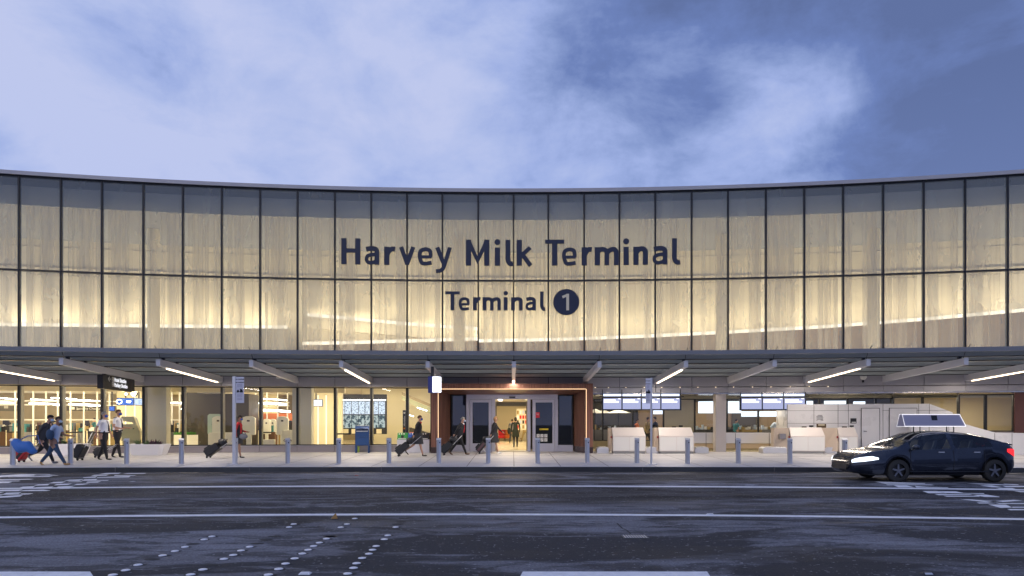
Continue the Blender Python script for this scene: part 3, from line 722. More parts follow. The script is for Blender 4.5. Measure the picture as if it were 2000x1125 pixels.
def glyph(ch, w):
    s = .205; t = .185; h = s/2; L = []
    def st(x, a=0, b=1): L.append(([(x, a), (x, b)], s))
    if ch == 'H': st(h); st(w-h); L.append(([(h, .53), (w-h, .53)], .165))
    elif ch == 'M': st(h); st(w-h); L.append(([(h*.9, .98), (w/2, .2), (w-h*.9, .98)], .16))
    elif ch == 'T': L.append(([(0, .922), (w, .922)], .156)); st(w/2, 0, .93)
    elif ch == 'i': st(w/2, 0, .70); L.append(('dot', w/2, .91, .115))
    elif ch == 'l': L.append((smooth([(h, 1), (h, .55), (h, .24), (h+.05, .12), (w*.7, .075), (w, .085)]), t))
    elif ch == 'k': st(h); L.append(([(h*1.2, .34), (w-.09, .70)], .16)); L.append(([(w*.40, .40), (w-.07, 0)], .17))
    elif ch == 'v': L.append(([(.08, .70), (w/2+.01, .03)], .165)); L.append(([(w-.08, .70), (w/2-.01, .03)], .165))
    elif ch == 'y': L.append(([(.08, .70), (w*.54, .03)], .165)); L.append((smooth([(w-.08, .70), (w*.62, .16), (w*.48, -.10), (w*.30, -.20), (.03, -.215)]), .15))
    elif ch == 'r': st(h, 0, .70); L.append((smooth([(h, .38), (h+.09, .54), (w*.72, .615), (w, .61)]), t))
    elif ch == 'n': st(h, 0, .70); L.append((smooth([(h, .46), (w*.36, .585), (w*.62, .615), (w-h-.01, .54), (w-h, .38)])+[(w-h, 0)], t*1.07))
    elif ch == 'm':
        st(h, 0, .70); c = w/2
        L.append((smooth([(h, .48), (w*.20, .59), (w*.36, .61), (c-.01, .53), (c, .40)])+[(c, 0)], t)); L.append((smooth([(c, .48), (c+w*.15, .59), (c+w*.30, .61), (w-h-.01, .53), (w-h, .40)])+[(w-h, 0)], t))
    elif ch == 'a':
        L.append((smooth([(.07, .585), (w*.38, .62), (w*.66, .615), (w-h-.01, .55), (w-h, .42)])+[(w-h, 0)], t))
        L.append((smooth([(w-h, .40), (w*.50, .385), (.13, .33), (.085, .20), (.14, .10), (w*.42, .07), (w*.68, .115), (w-h, .20)]), .14))
    elif ch == 'e': L.append((smooth([(w-.10, .32), (w-.09, .44), (w*.78, .575), (w*.50, .62), (w*.22, .55), (.09, .36), (.13, .19), (w*.32, .085), (w*.58, .07), (w-.05, .105)]), .15)); L.append(([(.12, .325), (w-.05, .325)], .12))
    return L
LS = thing('facade_lettering', 'big dark blue terminal lettering and round number one across the upper glass front', 'building sign', (0, 34.9, 0))
def putglyph(ch, x0, x1, ybase, cap):
    mb = MB(); t0_ = thu(x0); Y = cp(t0_, 0, 0).y; caph = cap
    zb = CZ-(ybase-HY)*35/F; wm = (x1-x0)*35/F/cap; k = [0]
    def zf(x, y, d):
        X = (x0+(x1-x0)*x/wm); t = thu(X); q = cp(t, .065+.02*d+.001*k[0], 0); return (q.x, q.y-34.9, zb+y*caph)
    for g in glyph(ch, wm):
        if g[0] == 'dot': disc(mb, g[1], g[2], g[3], zf)
        else: strip(mb, g[0], g[1], zf)
        k[0] += 1
    mb.build('letter', LS)
xs1 = [('H',667.1,704.5),('a',712,741.7),('r',750.6,772),('v',779.5,811.5),('e',815.3,845.7),('y',849.9,883),('M',910,956),('i',966.6,976.6),('l',986.8,1001.6),('k',1009,1040),('T',1064.6,1102),('e',1096.6,1126.7),('r',1135.7,1155.5),('m',1161.3,1208.6),('i',1218,1227.2),('n',1236.5,1265.3),('a',1273.3,1303.7),('l',1311.7,1328)]
for ch, a_, b_ in xs1: putglyph(ch, a_, b_, 519.8, 1.265)
xs2 = [('T',869.7,898),('e',895.3,917.9),('r',924,938.5),('m',942.6,978.6),('i',984,991.4),('n',998,1021),('a',1025.6,1047),('l',1054.4,1065)]
for ch, a_, b_ in xs2: putglyph(ch, a_, b_, 607, .925)
mb = MB()
def zf0(x, y, d): t = thu(1000+x*40); q = cp(t, .065+.02*d, 0); return (q.x, q.y-34.9, y)
zc_ = CZ-(590.8-HY)/40; xc_ = (1105.8-1000)/40
disc(mb, xc_, zc_, .64, zf0, 48); bd = mb.build('badge', LS)
mb = MB(); nm_ = M['navy']; M['navy'] = mat('pale_numeral', (.72, .64, .46), .5, 0, .05)
def zf1(x, y, d): return zf0(xc_-.22+x*.8, zc_-.40+y*.8, 1.1+d*.4)
strip(mb, [(.04, .80), (.36, .93)], .15, zf1); strip(mb, [(.36, 1.0), (.36, 0)], .17, zf1)
mb.build('numeral', bd); M['navy'] = nm_

# ------------------------------------------------------------------ right hand recess (kerbside check-in)
tR = thu(1158)
mb = BB()
for i in range(18, NB): arcbox(mb, TH[i]+.0001, TH[i+1]-.0001, -.3, .02, 2.86, ZH, 'metal', 1)
arcbox(mb, thu(1158), TH[18]-.0001, -.3, .02, 2.86, ZH, 'metal', 1); mb.build('lower_fascia')
mb = BB(); arcbox(mb, tR, TH[-1], -3.4, -.02, 2.79, 2.85, mat('polished_soffit', (.42, .40, .38), .18, .8, .1, 2), 30); mb.build('soffit')
dl = [1163, 1189, 1223, 1259, 1293, 1329, 1364, 1399, 1434, 1471, 1507, 1545, 1582, 1619]
for k, u in enumerate(dl):
    t = thu(u, .25); c = cp(t, .12, ZH+.0); mb = BB(); mb.cyl((c.x, c.y, ZH-.012), .022, .014, 'led', 10); mb.build('downlight')
    l = bpy.data.lights.new('downlight_lamp', 'SPOT'); l.energy = 9; l.color = (1, .82, .6); l.spot_size = rad(70); l.shadow_soft_size = .03
    o = bpy.data.objects.new('downlight_lamp', l); COL.objects.link(o); o.location = (c.x-.0, c.y-.03, ZH-.03)
# column, window wall, rooms
def curvbox(mb, u0, u1, o0, o1, z0, z1, m, off=None): arcbox(mb, thu(u0, o1 if off is None else off), thu(u1, o1 if off is None else off), o0, o1, z0, z1, m, max(1, int((u1-u0)/60)))
mb = BB(); curvbox(mb, 1398, 1418, -.75, -.05, 0, 2.79, mat('column_cladding', (.45, .42, .42), .35, 0, .06, 1)); mb.build('column')
wm_ = [1160, 1177, 1236, 1296, 1357, 1420, 1481, 1543, 1600, 1655, 1710, 1744]
for i in range(len(wm_)-1):
    z0 = .45; a, b = cp(thu(wm_[i], -3.2), -3.2, 0), cp(thu(wm_[i+1], -3.2), -3.2, 0)
    mb = BB(); chordbars(mb, a, b, z0, 2.66, .04, .05, -.1, 'dark'); a, b, e, n, L = chordbars(BB(), a, b, z0, 2.66, .04, .05, -.1, 'dark')
    fr = mb.build('window'); g = BB(); p, q = a+e*.04, b-e*.04; g.face([(p.x, p.y, z0+.04), (q.x, q.y, z0+.04), (q.x, q.y, 2.62), (p.x, p.y, 2.62)], 'clearglass'); g.build('pane', fr)
mb = BB(); curvbox(mb, 1158, 1990, -3.4, -3.15, .03, .445, mat('olive_base', (.20, .17, .10), .4)); mb.build('base_wall')
mb = BB(); curvbox(mb, 1158, 2220, -3.4, -3.18, 2.665, 3.3, 'fin'); mb.build('window_header')
bm_ = mat('beige_panel', (.48, .42, .30), .5, 0, .05, .8)
mb = BB(); curvbox(mb, 1298, 1358, -4.6, -4.4, .03, 2.66, bm_); mb.build('partition_wall')
mb = BB(); curvbox(mb, 1158, 1246, -9.6, -9.4, .03, 2.66, mat('dark_shop_wall', (.035, .035, .04), .5, 0, .3)); mb.build('dark_partition')
mb = BB(); curvbox(mb, 1247, 1570, -9.3, -9.1, .03, 2.66, mat('brown_room_wall', (.22, .16, .11), .5, 0, .1)); curvbox(mb, 1430, 1482, -9.0, -8.9, 1.0, 2.0, 'taupe'); mb.build('room_wall')
# bright internal light boxes high in the room
for (u0, u1, z0, z1) in ((1364, 1397, 1.95, 2.62), (1420, 1448, 1.95, 2.62), (1448, 1540, 1.75, 2.05), (1570, 1588, 2.40, 2.62), (1610, 1653, 2.40, 2.62), (1667, 1690, 2.42, 2.58), (1276, 1298, 1.9, 2.2)):
    mb = BB(); curvbox(mb, u0, u1, -6.05, -6.0, z0, z1, glow('cool_light_panel', (.78, .86, 1.0), 1.6)); mb.build('light_panel')
for u in (1200, 1330, 1450, 1540):
    t = thu(u, -6.5); arealight('shop_lamp', tuple(cp(t, -6.5, 3.2)), 1.5, 70, (1, .86, .66), True, .7, rz=-t)
for u in (1500, 1650, 1800, 1930):
    t = thu(u, -1.7); arealight('soffit_lamp', tuple(cp(t, -1.7, 2.77)), 1.2, 30, (1, .84, .62), True, .4, rz=-t)
for u in (1215, 1330, 1450):
    t = thu(u, -1.2); arealight('soffit_lamp', tuple(cp(t, -1.2, 2.77)), 1.4, 34, (1, .84, .62), True, .3, rz=-t)
# far right windows and brown wall
wr = [1744, 1802, 1872, 1925, 1980]
for i in range(len(wr)-1):
    o = -3.0 if i < 2 else -.35
    a, b = cp(thu(wr[i], o), o, 0), cp(thu(wr[i+1], o), o, 0); z0 = 1.0
    mb = BB(); a, b, e, n, L = chordbars(mb, a, b, z0, 2.72, .05, .05, -.1, 'dark'); fr = mb.build('window')
    g = BB(); p, q = a+e*.05, b-e*.05; g.face([(p.x, p.y, z0+.05), (q.x, q.y, z0+.05), (q.x, q.y, 2.67), (p.x, p.y, 2.67)], 'clearglass'); g.build('pane', fr)
mb = BB(); curvbox(mb, 1872, 1980, -.5, -.3, 0, .99, 'granite'); mb.build('base_wall')
mb = BB(); curvbox(mb, 1745, 2000, -6.6, -6.4, .03, 2.78, mat('tan_office_wall', (.40, .33, .20), .5, 0, .1)); mb.build('office_wall')
mb = BB(); curvbox(mb, 1982, 2250, -.5, -.2, 0, 2.85, mat('dark_red_panel', (.11, .04, .03), .4, 0, .15)); mb.build('panel_wall')
t = thu(1900, -3); arealight('office_lamp', tuple(cp(t, -4, 2.7)), 2.5, 120, (1, .86, .62), True, .8, rz=-t)
# doors and niches of the white plant room
def frame_at(u, off): t = thu(u, off); c = cp(t, off, 0); return c, -t, c.y/F
c, rz, s = frame_at(1694, .25)
RM = thing('plant_room', 'low white panelled plant room with two grey doors and a sloping right end', 'service room', c, rz)
def rx(u, y0=0): return (u-1694)*s
def rz_(y): return CZ-(y-HY)*s
wp = mat('white_room_panel', (.66, .66, .68), .3, 0, .04, 1)
mb = MB(); Z1 = rz_(789)
prof = [(rx(1545), .0), (rx(1848), .0), (rx(1848), rz_(806)), (rx(1806), Z1), (rx(1545), Z1)]
mb.prism(prof, .02, 2.6, wp); mb.build('body', RM)
mb = MB()
for u in (1545, 1595, 1640, 1659, 1722.5, 1787, 1806): mb.box(rx(u), rx(u)+.014, .012, .021, .1, Z1-.01, 'dark')
mb.box(rx(1545), rx(1682), .012, .019, rz_(802), rz_(802)+.012, 'dark'); mb.box(rx(1722), rx(1840), .012, .019, rz_(802), rz_(802)+.012, 'dark'); mb.box(rx(1545), rx(1659), .012, .019, rz_(827), rz_(827)+.012, 'dark')
mb.build('panel_joint', RM)
for u0, u1, y1 in ((1682.5, 1716.5, 797), (1733.5, 1784, 797)):
    mb = MB(); mb.box(rx(u0), rx(u1), -.02, .015, .03, rz_(y1), 'dark'); d = mb.build('door', RM)
    mb = MB(); mb.box(rx(u0)+.02, rx(u1)-.02, -.035, -.0205, .04, rz_(y1)-.02, wp); mb.build('door_leaf', d, bevel=.004)
    hu = 1687 if u0 < 1700 else 1779.5
    mb = MB(); mb.box(rx(hu)-.05, rx(hu)+.05, -.05, -.036, rz_(846), rz_(837), 'steel'); mb.tube([(rx(hu), -.05, rz_(842)), (rx(hu), -.09, rz_(842)), (rx(hu)+.12, -.09, rz_(842.5))], .014, 'black', 6); mb.build('handle', d)
mb = MB(); mb.box(rx(1663), rx(1674), -.01, .012, rz_(827), rz_(817), 'black'); pl = mb.build('door_plate', RM); 
mb = MB(); mb.box(rx(1665), rx(1673), -.014, -.011, rz_(825.5), rz_(824), 'white'); mb.build('plate_line', pl)
mb = MB()
for k, (a_, b_) in enumerate(((1602, 1611), (1600, 1612), (1600, 1613), (1601, 1612), (1600, 1602), (1608, 1613))):
    yy = (811, 813.5, 816, 818.5, 820.5, 820.5)[k]; mb.box(rx(a_), rx(b_), .008, .0115, rz_(yy+.5), rz_(yy-.3), 'dark')
mb.build('notice_lines', RM)
mb = MB(); mb.box(rx(1600), rx(1618), -.004, .012, rz_(850), rz_(828), mat('brown_niche', (.09, .06, .03), .4)); mb.box(rx(1603), rx(1615), -.02, -.006, rz_(831), rz_(829), 'cream'); mb.build('niche', RM)
# low sloped wall to the right
c, rz, s = frame_at(1900, 1.0)
LW = thing('low_wall', 'low white panelled wall sloping down towards the right of the plant room', 'wall', c, rz)
mb = MB(); k_ = lambda u: (u-1900)*s; z_ = lambda y: CZ-(y-HY)*s
mb.prism([(k_(1790), 0), (k_(2010), 0), (k_(2010), z_(846)), (k_(1940), z_(845)), (k_(1885), z_(828)), (k_(1820), z_(814)), (k_(1790), z_(812))], 0, .4, wp); mb.build('body', LW)
mb = MB()
for u in (1822, 1857, 1938, 1968): mb.box(k_(u), k_(u)+.014, -.008, .001, .02, z_(846 if u > 1900 else 826), 'dark')
mb.build('panel_joint', LW)

# stainless baggage belt
c, rz, s = frame_at(1440, -1.35)
BT = thing('baggage_belt', 'long stainless steel baggage conveyor counter behind the check-in desks', 'baggage conveyor', c, rz)
k_ = lambda u: (u-1440)*s; z_ = lambda y: CZ-(y-HY)*s
mb = MB(); mb.prism([(k_(1352), z_(866)), (k_(1352), z_(845)), (k_(1560), z_(845)), (k_(1560), z_(866))], 0, .9, 'steel'); mb.build('side_panel', BT, bevel=.01)
mb = MB(); mb.box(k_(1352), k_(1560), .1, .85, .12, z_(866)-.02, mat('tan_belt_base', (.50, .40, .28), .4, .2)); mb.build('base', BT)
mb = MB()
for u in (1380, 1436, 1500): mb.box(k_(u), k_(u)+.02, -.012, .002, .13, z_(846), 'dark')
mb.build('panel_joint', BT)
mb = MB(); mb.box(k_(1352), k_(1560), .1, .8, z_(845)+.001, z_(845)+.02, 'rubber'); mb.build('belt', BT)

# ------------------------------------------------------------------ check-in desks
lam = mat('pinkish_white_desk_laminate', (.68, .62, .58), .35, 0, .03)
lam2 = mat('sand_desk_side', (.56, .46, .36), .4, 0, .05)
def desk(u0, u1, ul, label, first=False, card=False):
    yf = 886; Y = 1.4*F/(yf-HY); s = Y/F; u = (u0+u1)/2; t = thX((u-1000)*s); c = Vector(((u-1000)*s, Y, 0))
    D_ = thing('check_in_desk', label, 'check-in desk', c, -t, 'check-in desks along the kerbside recess')
    w = (u1-u0)*s/2; zt_ = 1.19; zs = .80
    mb = MB(); mb.box(-w+.03, w-.03, .03, .78, 0, .10, mat('grey_toe_kick', (.28, .28, .28), .5)); mb.build('toe_kick', D_)
    mb = MB(); mb.box(-w, w, 0, .8, .101, zs, lam); mb.build('cabinet', D_, bevel=.008)
    for a_, b_ in ((-w+.03, -.008), (.008, w-.03)):
        mb = MB(); mb.box(a_, b_, -.016, -.001, .13, zs-.05, 'white'); mb.build('door', D_, bevel=.004)
    mb = MB(); i_ = .10; mb.hexa([(-w, 0, zs+.002), (w, 0, zs+.002), (w, .8, zs+.002), (-w, .8, zs+.002), (-w-.02, .22, zt_), (w-i_, .22, zt_), (w-i_, .6, zt_-.05), (-w-.02, .6, zt_-.05)], lam); mb.build('sloped_screen', D_, bevel=.01)
    sw = (u0-ul)*s
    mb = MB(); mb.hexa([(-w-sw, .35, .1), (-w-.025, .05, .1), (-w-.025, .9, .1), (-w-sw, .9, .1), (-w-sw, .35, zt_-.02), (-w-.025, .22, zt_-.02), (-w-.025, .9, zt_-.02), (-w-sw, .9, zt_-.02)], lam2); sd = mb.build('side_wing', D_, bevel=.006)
    mb = MB(); mb.box(-w-.10, -w-.03, .02, .05, .70, .80, mat('red_card_holder', (.25, .03, .03), .4)); mb.build('card_holder', sd)
    mb = MB(); mb.box(-.16, .02, .3, .45, zt_-.01, zt_+.05, 'taupe'); mb.build('card_tray', D_); mb = MB(); mb.tube([(.25, .4, zt_-.04), (.25, .4, zt_+.1)], .012, 'black', 6); mb.box(.16, .34, .39, .41, zt_+.02, zt_+.10, 'black'); mb.build('monitor', D_)
    return D_
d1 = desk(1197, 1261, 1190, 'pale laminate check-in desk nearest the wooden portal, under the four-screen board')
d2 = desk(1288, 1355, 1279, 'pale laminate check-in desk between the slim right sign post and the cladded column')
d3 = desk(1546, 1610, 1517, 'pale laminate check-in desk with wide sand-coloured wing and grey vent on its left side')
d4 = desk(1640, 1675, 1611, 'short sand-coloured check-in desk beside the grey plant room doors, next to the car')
mb = MB(); mb.box(-1.22, -.96, -.01, .34, .66, .90, mat('vent_grey', (.25, .24, .26), .4, .4)); 
v = mb.build('vent_grille', d3); v.location = (0, .02, 0)
def scale_(u0, u1, label):
    Y = 1.4*F/(885.5-HY); s = Y/F; u = (u0+u1)/2
    T_ = thing('luggage_scale', label, 'luggage scale', ((u-1000)*s, Y, 0), -thX((u-1000)*s), 'low steel luggage scales beside the desks')
    w = (u1-u0)*s/2; mb = MB(); mb.prism([(-w, 0), (w, 0), (w, .24), (w-.06, .28), (-w+.1, .28), (-w, .22)], 0, .9, 'steel'); mb.build('body', T_, bevel=.01)
    mb = MB(); mb.box(-w+.12, w-.08, .05, .85, .282, .30, mat('scale_plate', (.66, .62, .55), .3, .5)); mb.build('weighing_plate', T_)
scale_(1166, 1189, 'low steel luggage scale by the right foot of the wooden portal')
scale_(1262, 1286, 'low steel luggage scale in the gap between the two desks left of the cladded column')
scale_(1357, 1384, 'low steel luggage scale with green patch just left of the cladded column')
scale_(1491, 1536, 'long low steel luggage scale left of the desk with the vent grille')
scale_(1612, 1634, 'low steel luggage scale with open wire shelf in front of the short desk')

# ------------------------------------------------------------------ screen boards over the desks
def screenmat():
    m = bpy.data.materials.new('departure_screen'); m.use_nodes = True; t = m.node_tree; t.nodes.clear()
    o = N(t, 'ShaderNodeTexCoord').outputs['Object']; sp = N(t, 'ShaderNodeSeparateXYZ'); lk(t, o, sp.inputs[0])
    n = noise(t, mapping(t, o, (14, 1, 60)), 1.0, 2, .5)
    c = mixc(t, ramp(t, n, [(.5, (0, 0, 0)), (.56, (1, 1, 1))]), (.42, .45, .72), (.46, .50, .75))
    e = N(t, 'ShaderNodeEmission'); lk(t, c, e.inputs[0]); e.inputs[1].default_value = .95
    lk(t, e.outputs[0], N(t, 'ShaderNodeOutputMaterial').inputs[0]); return m
SM = screenmat(); WH = glow('white_screen_text', (1, 1, 1), 1.6); HD = glow('lit_header', (.68, .78, 1.0), 1.7)
blk = mat('navy_black_housing', (.01, .014, .03), .3)
def board(u0, u1, n, label):
    Y = 34.2; s = Y/F; u = (u0+u1)/2; z_ = lambda y: CZ-(y-HY)*s
    T_ = thing('screen_board', label, 'screen board', ((u-1000)*s, Y, 0), -thX((u-1000)*s), 'hanging screen boards over the check-in desks')
    w = (u1-u0)*s/2; mb = MB(); mb.box(-w, w, .0, .16, z_(801.5), z_(776), blk); mb.build('housing', T_, bevel=.006)
    mb = MB(); mb.box(-w-.12, w+.12, .02, .09, z_(776)+.02, z_(774.5)+.02, 'dark')
    for k in range(n+1):
        x = -w+.04+(2*w-.08)*k/n; mb.box(x-.02, x+.02, .03, .08, z_(774)+.03, 3.0, 'dark')
    mb.build('hanger', T_)
    for k in range(n):
        a_ = -w+.05+(2*w-.1)*k/n+.03; b_ = -w+.05+(2*w-.1)*(k+1)/n-.03
        mb = MB(); mb.box(a_, b_, -.006, .0, z_(799), z_(777.8), SM); sc = mb.build('screen', T_)
        mb = MB(); mb.box(a_+.03, b_-.28, -.010, -.007, z_(782.5), z_(780), WH); mb.box(a_+.03, b_-.12, -.010, -.007, z_(786.5), z_(783.2), WH); mb.box(b_-.16, b_-.03, -.010, -.007, z_(779.5), z_(778.2), WH); mb.build('screen_text', sc)
        mb = MB(); mb.box(a_+.01, b_-.01, .03, .12, z_(773.8), z_(769.5), HD); mb.build('lit_header', T_)
board(1175.5, 1330, 4, 'hanging board of four pale blue screens over the two left check-in desks')
board(1447, 1572.5, 3, 'hanging board of three pale blue screens right of the cladded column')

# ------------------------------------------------------------------ fascia fittings
def fit(u, y, w, h, label, name, cat, rnd=False):
    t = thu(u, .1); c = cp(t, .1, CZ-(y-HY)/40.)
    T_ = thing(name, label, cat, c, -t)
    mb = MB()
    if rnd:
        mb.blob((0, -.10, 0), (.15, .12, .15), 'white'); mb.build('dome', T_)
        mb = MB(); mb.cyl((0, -.04, 0), .13, .08, 'metal', 14, axis='y'); mb.cyl((0, -.06, -.26), .05, .14, 'black', 8); mb.build('mount', T_)
    else:
        mb.box(-w/2, w/2, -.12, 0, -h/2, h/2, 'white'); mb.build('case', T_, bevel=.02)
        mb = MB(); mb.cyl((-w*.15, -.135, 0), h*.22, .012, 'black', 10, axis='y'); mb.cyl((w*.22, -.135, 0), h*.22, .012, 'black', 10, axis='y'); mb.build('lens', T_)
fit(158, 733.5, .36, .18, 'small white twin-lamp emergency light box on the fascia left of the black hanging sign', 'emergency_light', 'emergency light')
fit(546, 738, .27, .15, 'small white twin-lamp emergency light box half hidden behind an unlit canopy beam', 'emergency_light', 'emergency light')
fit(1685, 740, .3, .3, 'round white camera dome on the fascia above the plant room', 'security_camera', 'camera', True)

# ------------------------------------------------------------------ hanging shuttle sign
iu = UB.index(280); t = TH[iu]
p0 = cp(t, 5.1, 0); p1 = cp(t, 1.5, 0); v = (p1-p0); L = v.length
HS = thing('hanging_sign', 'long black hanging sign reading Hotel Shuttles and Parking Shuttles with a left arrow', 'sign', (p0.x, p0.y, 2.77), math.atan2(v.y, v.x))
mb = MB(); mb.box(0, L, -.11, .11, 0, .56, 'black'); mb.build('panel', HS, bevel=.01)
mb = MB()
for x in (.5, L-.3): mb.box(x-.13, x+.02, -.06, .06, .565, .72, 'black')
mb.build('bracket', HS)
mb = MB()
for z in (.335, .135): mb.box(.93, 1.13, -.116, -.1105, z, z+.17, 'white')
pc = mb.build('pictogram', HS)
mb = MB()
for z in (.335, .135): mb.box(.96, 1.02, -.119, -.1165, z+.02, z+.07, 'black'); mb.box(.96, 1.06, -.119, -.1165, z+.10, z+.13, 'black')
mb.build('pictogram_mark', pc)
mb = MB(); mb.tube([(.80, -.114, .42), (.52, -.114, .42)], .018, 'white', 6); mb.tube([(.66, -.114, .51), (.52, -.114, .42), (.66, -.114, .33)], .018, 'white', 6); mb.build('arrow', HS)
STX = glow('backlit_sign_text', (.95, .95, 1), .95)
text('Hotel Shuttles', .235, HS, (1.19, -.112, .345), STX, bold=.005)
text('Parking Shuttles', .235, HS, (1.19, -.112, .13), STX, bold=.005)
# spot lamps beyond the sign, behind the glass
for (u, y, Y, r) in ((261, 769, 36.5, .13), (246.5, 769.5, 36.8, .07)):
    q = W(u, y, Y); T_ = thing('spot_lamp', 'bright round warm spot lamp behind glass below the right end of the black hanging sign' if r > .1 else 'smaller warm spot lamp just left of the big glowing one behind the glass', 'lamp', q)
    mb = MB(); mb.cyl((0, 0, 0), r, .16, 'black', 14, axis='y'); mb.tube([(0, .1, 0), (0, .1, 3.6-q.z)], .02, 'black', 6); mb.build('lamp_body', T_)
    mb = MB(); mb.cyl((0, -.02, 0), r*.9, .015, glow('spot_face', (1, .82, .5), 30 if r > .1 else 12), 14, axis='y'); mb.build('lamp_face', T_)
    pl_ = bpy.data.lights.new('spot', 'POINT'); pl_.energy = 60 if r > .1 else 15; pl_.color = (1, .8, .5); pl_.shadow_soft_size = .1
    o = bpy.data.objects.new('spot', pl_); COL.objects.link(o); o.location = q+Vector((0, -.2, 0))
# backlit blade sign at the beam left of the portal
q = W(845, 751, 25.9)
BS = thing('blade_sign', 'small backlit box sign with blue side hanging at the left corner of the wooden portal', 'sign', q, rad(-24))
mb = MB(); mb.box(-.2, .2, -.0, .26, -.30, .30, mat('blue_sign_case', (.04, .05, .22), .4)); mb.build('case', BS, bevel=.01)
mb = MB(); mb.box(.0, .215, -.015, -.001, -.28, .28, glow('sign_face', (.9, .93, 1.0), 2.6)); mb.box(.201, .212, .01, .25, -.28, .28, glow('sign_face', (.9, .93, 1.0), 2.6)); mb.build('lit_face', BS)
mb = MB(); mb.box(-.12, -.04, .08, .16, .30, .66, 'black'); mb.build('hanger', BS)

# ------------------------------------------------------------------ sign posts at the kerb
def signpost(u, yf, ytop, ybot, side, wpan, label, rz, pw=.055):
    Y = 1.4*F/(yf-HY); s = Y/F; T_ = thing('sign_post', label, 'sign post', ((u-1000)*s, Y, 0), rz)
    H = (yf-ytop)*s; zb_ = (yf-ybot)*s
    mb = MB(); mb.box(-pw, pw, -.03, .03, .02, H, 'steel'); mb.build('post', T_, bevel=.006)
    mb = MB(); mb.box(-.17, .17, -.12, .12, .0, .022, 'steel'); mb.build('base_plate', T_)
    x0, x1 = (pw, pw+wpan) if side > 0 else (-pw-wpan, -pw)
    mb = MB(); mb.box(x0+.002, x1, -.012, .012, zb_, H-.02, mat('white_sign_sheet', (.70, .68, .76), .4, 0, .03)); pn = mb.build('sign_panel', T_)
    xc = (x0+x1)/2; h = H-.02-zb_
    for k, l in enumerate(('NO WAITING', 'NO PARKING')): text(l, wpan*.17, pn, (xc, -.0135, H-.02-h*(.11+.12*k)), 'dark', align='CENTER', bold=.002, ext=.002)
    mb = MB()
    for f_ in (.31, .35, .39, .68, .73, .78, .84, .89): mb.box(xc-wpan*.32, xc+wpan*.32, -.016, -.0125, H-h*f_-.008, H-h*f_, mat('sign_smallprint', (.12, .1, .2), .5))
    mb.box(x0+.01, x1-.005, -.016, -.0125, H-h*.45, H-h*.445, 'dark'); mb.box(x0+.01, x1-.005, -.016, -.0125, H-h*.63, H-h*.625, 'dark'); mb.build('small_print', pn)
    mb = MB(); z = H-h*.58
    for c_, r_ in ((-.25, .035), (-.12, .022), (.12, .035), (.27, .035)): mb.cyl((xc+wpan*c_, -.0165, z), r_, .004, 'dark', 10, axis='y')
    mb.hexa([(xc+wpan*.05, -.0165, z), (xc+wpan*.36, -.0165, z), (xc+wpan*.36, -.0125, z), (xc+wpan*.05, -.0125, z), (xc+wpan*.0, -.0165, z+.09), (xc+wpan*.3, -.0165, z+.07), (xc+wpan*.3, -.0125, z+.07), (xc+wpan*.0, -.0125, z+.09)], 'dark')
    mb.hexa([(xc-wpan*.34, -.0165, z), (xc-wpan*.1, -.0165, z), (xc-wpan*.1, -.0125, z), (xc-wpan*.34, -.0125, z), (xc-wpan*.3, -.0165, z+.05), (xc-wpan*.16, -.0165, z+.06), (xc-wpan*.16, -.0125, z+.06), (xc-wpan*.3, -.0125, z+.05)], 'dark'); mb.build('tow_pictogram', pn)
signpost(457.5, 908, 735, 787, 1, .27, 'tall steel sign post with white no waiting panel, near the traveller in red', rad(0))
signpost(1272, 907.5, 738, 788, -1, .16, 'slim steel sign post with narrow white no waiting panel, right of the portal', rad(0), .03)

# ------------------------------------------------------------------ bollards
yb_ = lambda u: 904.5+3.6*((u-1000)/1000)**2
bl = [(24.5, 'far left stainless bollard beside the blue bag and red case'), (137.5, 'stainless bollard behind the tan boots of the man in jeans'), (247, 'stainless bollard left of the white succulent planter'), (354, 'stainless bollard alone right of the white succulent planter'),
      (459.5, 'stainless bollard half hidden behind the tall no waiting post'), (562, 'stainless bollard alone midway between the red traveller and the blue mailbox'), (661.5, 'stainless bollard just left of the blue mailbox'), (759.5, 'stainless bollard in front of the waste station, behind the trailing suitcases'), (857, 'stainless bollard at the left foot of the wooden portal'),
      (953.5, 'stainless bollard in front of the blonde traveller in a skirt'), (1050, 'stainless bollard in front of the right door leaf with stickers'), (1147, 'stainless bollard at the right foot of the wooden portal'), (1244, 'stainless bollard in front of the check-in desk nearest the portal'), (1343, 'stainless bollard in front of the second check-in desk from the portal'),
      (1442, 'stainless bollard in front of the steel baggage belt'), (1543, 'stainless bollard in front of the desk with the vent grille'), (1650, 'stainless bollard behind the front of the dark car')]
proto = None
